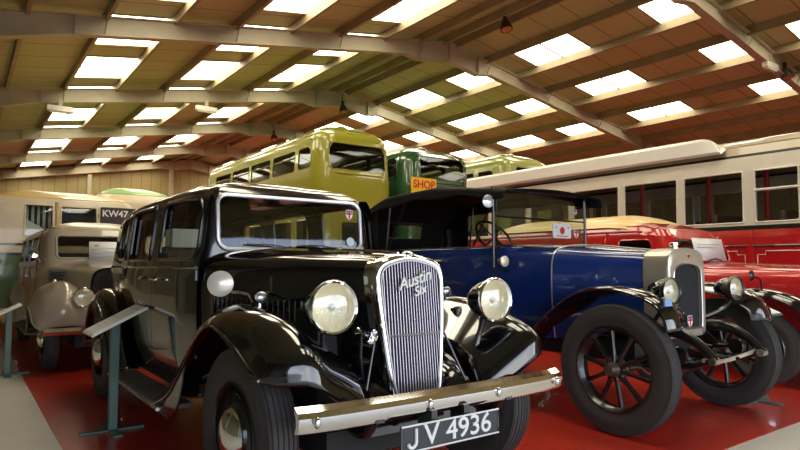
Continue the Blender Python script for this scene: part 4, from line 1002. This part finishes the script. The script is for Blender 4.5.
for s_ in 'LR':
    d = obj('door', V.patch(s_, rr(3.56, 4.16, .45, 1.45, .06), [vw], .007), red, T); obj('window_frame', V.frame(s_, vw, .01, .006), red, d); obj('window_pane', V.pane(s_, vw), glassd, d)
    q = V.P(s_, 4.08, 1.05, .04); obj('door_handle', MB().cyl((q[0], q[1]-.05, q[2]), (q[0], q[1]+.05, q[2]), .01, seg=8), chrome, d)
    obj('body_bead', MB().tube([V.P(s_, 4.25, .5+.1*i, .008) for i in range(11)], .016, 6), red, T)
    obj('gutter', MB().tube([V.P(s_, 3.7+.25*i, 1.50, .008) for i in range(11)], .012, 6), red, T)
vf = [(.27, .50), (.285, .62), (.30, .75), (.31, .88), (.31, .96), (.29, 1.02), (.23, 1.06), (.12, 1.08), (0, 1.085)]
vb = [(.58, .50), (.60, .65), (.61, .82), (.60, .95), (.57, 1.03), (.52, 1.08), (.42, 1.115), (.24, 1.14), (0, 1.15)]
bo = obj('bonnet', MB().grid([sect(lerp(vf, vb, (i/9)**.85), 2.12+1.28*i/9, VX) for i in range(10)]+[sect([(u*1.03, z+.01) for u, z in vb], 3.48, VX)]), red, T, smooth=50)
obj('bonnet_hinge', MB().tube([(VX, 2.14, 1.09), (VX, 2.6, 1.12), (VX, 3.4, 1.155)], .006, 6), chrome, bo)
gs = obj('radiator_shell', MB().grid([rp3 for rp3 in [[(VX+u*k, y, z) for u, z in [(q[0], q[1]) for q in cat([(u, z, 0) for u, z in full(vf)], 3)]] for y, k in ((2.14, 1.02), (2.06, 1.02), (2.05, .85))]]), chrome, T)
obj('radiator_core', MB().grid([[(VX+u*k, 2.07, .78+(z-.78)*k) for u, z in [(q[0], q[1]) for q in cat([(u, z, 0) for u, z in full(vf)], 3)]] for k in (.01, .95)], cu=True), meshk, gs)
vfs = [((.34, 2.08, .42), (.55, 2.04, .46), (.70, 2.10, .46)), ((.34, 2.14, .60), (.56, 2.10, .66), (.71, 2.14, .60)), ((.33, 2.30, .72), (.57, 2.28, .82), (.73, 2.30, .75)), ((.36, 2.55, .80), (.58, 2.55, .90), (.74, 2.55, .83)),
       ((.40, 2.80, .78), (.60, 2.82, .88), (.74, 2.80, .80)), ((.50, 3.05, .66), (.62, 3.10, .72), (.74, 3.05, .66)), ((.56, 3.28, .48), (.64, 3.32, .50), (.73, 3.28, .48)), ((.58, 3.48, .36), (.65, 3.50, .37), (.73, 3.48, .36))]
vrs = [(a_, b_, c_) for a_, b_, c_ in [tuple((p[0], p[1]-4.9, p[2]) for p in q) for q in ers]]
side_fenders(T, VX, vfs, vrs, black)
for sg in (-1, 1):
    for y in (2.6, 5.7): wheel(T, (VX+sg*.62, y, .34), .34, .14, sg, 'disc', .21, seg=40)
    h = headlamp(T, (VX+sg*.42, 2.08, .84), .09, .15, black, chrome); obj('lamp_stem', MB().cyl((VX+sg*.44, 2.16, .70), (VX+sg*.42, 2.14, .78), .016, seg=8), black2, h)
    mr = obj('wing_mirror', MB().lathe([(0, -.02), (.035, -.018), (.052, -.004), (.055, .004), (0, .006)], (VX+sg*.66, 2.66, 1.02), (-.1, 1, 0), 24), black2, T, 'round black wing mirror')
    obj('mirror_stalk', MB().tube([(VX+sg*.66, 2.64, 1.01), (VX+sg*.62, 2.60, .98), (VX+sg*.60, 2.60, .90)], .009, 6, sm=3), black2, mr)
    x0, x1 = sorted((VX+sg*.56, VX+sg*.73)); obj('running_board', MB().box(x0, x1, 3.4, 5.0, .33, .355), blackr, T)
obj('chassis', MB().box(VX-.4, VX+.4, 2.2, 6.1, .28, .42).cyl((VX-.6, 2.6, .34), (VX+.6, 2.6, .34), .03), dark, T)
obj('bumper', MB().grid([[(VX+u, 1.90+.06*u*u+a, .46+b) for a, b in ((0, -.035), (-.012, 0), (0, .035), (.012, .035), (.012, -.035))] for u in [-.72+.12*i for i in range(13)]], cu=True, cap=True), chrome, T, smooth=30)
bench(T, VX, 4.3, .52, .65, 1.18, leather)
for k in range(2): pass
nt_ = obj('windscreen_notice', MB().grid([[(6.42+.66*i, 3.345+.055*j, 1.165+.25*j) for i in (0, 1)] for j in (0, 1)]), white, T, 'white notice on the windscreen', solid=.004)
for k in range(4): obj('notice_line', MB().box(6.48, 6.98-.06*(k % 2), 3.368, 3.372, 1.345-.035*k, 1.352-.035*k), chromed, nt_)
obj('wiper', MB().tube([(6.62, 3.31, 1.17), (6.78, 3.32, 1.19), (6.95, 3.34, 1.17)], .008, 6), darksteel, T)
# dashboards so that the cabins do not read empty
obj('dashboard', MB().box(VX-.55, VX+.55, 3.62, 3.69, .95, 1.13), leatherk, T, bevel=.02)

# ================================================================== INFORMATION STANDS
def stand(x, y, z0, z1, w, label, face, ln):
    """face 'X': reader looks along +X; 'Y': reader looks along +Y"""
    t = thing('information_stand', label, 'stand', (x, y, 0), 'information stands')
    def q(a, b, z): return (x+a, y+b, z) if face == 'X' else (x+b, y+a, z)
    m = MB(); hw = w/2; hl = ln/2
    low, hi = z0, z1; sl = (z1-z0)/w
    def pz(a, dz): return low+(a+hw)*sl+dz
    tray = [q(a, b, pz(a, dz)) for dz in (-.014, 0) for a, b in ((-hw, -hl), (hw, -hl), (hw, hl), (-hw, hl))]
    F6 = [(0, 1, 2, 3), (4, 5, 6, 7), (0, 1, 5, 4), (1, 2, 6, 5), (2, 3, 7, 6), (3, 0, 4, 7)]
    p = obj('tray', MB().add(tray, F6), grn if face == 'Y' else whitep, t, smooth=0, bevel=.003)
    cd = [q(a, b, pz(a, dz)) for dz in (.0005, .005) for a, b in ((-hw+.012, -hl+.012), (hw-.012, -hl+.012), (hw-.012, hl-.012), (-hw+.012, hl-.012))]
    c = obj('notice', MB().add(cd, F6), white, p, 'white printed notice', smooth=0)
    for k in range(7):
        a = hw-.05-k*(w-.09)/7; L_ = hl-.05-(.06 if k % 3 == 2 else 0)
        ln_ = [q(aa, b, pz(aa, .0062)) for aa, b in ((a, -hl+.04), (a, L_), (a-.003, L_), (a-.003, -hl+.04))]
        obj('notice_line', MB().add(ln_, [(0, 1, 2, 3)]), chromed if k else redm, c, smooth=0)
    tz = pz(0, -.014)
    obj('post', MB().box(x-.028, x+.028, y-.028, y+.028, .012, tz), grn, t, bevel=.004)
    obj('foot', MB().box(x-.20, x+.20, y-.03, y+.03, 0, .014), grn, t, bevel=.003); obj('foot', MB().box(x-.03, x+.03, y-.20, y+.20, 0, .013), grn, t, bevel=.003)
stand(.875, 4.50, .665, .835, .34, 'green stand with sloping white notice beside the black saloon', 'X', .36)
stand(.43, 7.40, .62, .72, .20, 'green stand beside the wooden estate car at the left edge', 'X', .30)
stand(5.34, 2.33, .72, .86, .34, 'green tray stand with pale notice in front of the red van', 'Y', .30)

# ================================================================== CAMERA, SKY
cam = bpy.data.cameras.new('camera'); cam.lens = 27.0; cam.sensor_width = 36; cam.clip_start = .05; cam.clip_end = 200
co = bpy.data.objects.new('camera', cam); C.objects.link(co)
co.location = (0, 0, 1.12); co.rotation_euler = (PI/2+math.atan(40/600), 0, -math.radians(36.193))
bpy.context.scene.camera = co
w = bpy.data.worlds.new('sky'); bpy.context.scene.world = w; w.use_nodes = True; nt = w.node_tree; bg = nt.nodes['Background']
tc = nt.nodes.new('ShaderNodeTexCoord'); sp = nt.nodes.new('ShaderNodeSeparateXYZ'); nt.links.new(tc.outputs['Generated'], sp.inputs[0])
rp = nt.nodes.new('ShaderNodeValToRGB'); nt.links.new(sp.outputs['Z'], rp.inputs['Fac'])
rp.color_ramp.elements[0].position = .0; rp.color_ramp.elements[0].color = (.75, .82, .95, 1)
rp.color_ramp.elements[1].position = .7; rp.color_ramp.elements[1].color = (.22, .40, .80, 1)
ns = nt.nodes.new('ShaderNodeTexNoise'); ns.inputs['Scale'].default_value = 3.5; ns.inputs['Detail'].default_value = 6; nt.links.new(tc.outputs['Generated'], ns.inputs['Vector'])
r2 = nt.nodes.new('ShaderNodeValToRGB'); r2.color_ramp.elements[0].position = .45; r2.color_ramp.elements[1].position = .62; nt.links.new(ns.outputs['Fac'], r2.inputs['Fac'])
mx = nt.nodes.new('ShaderNodeMix'); mx.data_type = 'RGBA'; nt.links.new(r2.outputs['Color'], mx.inputs[0]); nt.links.new(rp.outputs['Color'], mx.inputs[6]); mx.inputs[7].default_value = (1, .98, .95, 1)
nt.links.new(mx.outputs[2], bg.inputs['Color']); bg.inputs['Strength'].default_value = 4.6
sc = bpy.context.scene
pd = bpy.data.lights.new('doorway_portal', 'AREA'); pd.shape = 'RECTANGLE'; pd.size = DX1-DX0; pd.size_y = DZ; pd.cycles.is_portal = True
po = bpy.data.objects.new('doorway_portal', pd); C.objects.link(po); po.location = ((DX0+DX1)/2, YF-.06, DZ/2); po.rotation_euler = (-PI/2, 0, PI)
po.rotation_euler = (PI/2, 0, 0)
sc.view_settings.view_transform = 'Standard'; sc.view_settings.look = 'None'; sc.view_settings.gamma = 1; sc.view_settings.exposure = 0.14
sc.view_settings.use_curve_mapping = False
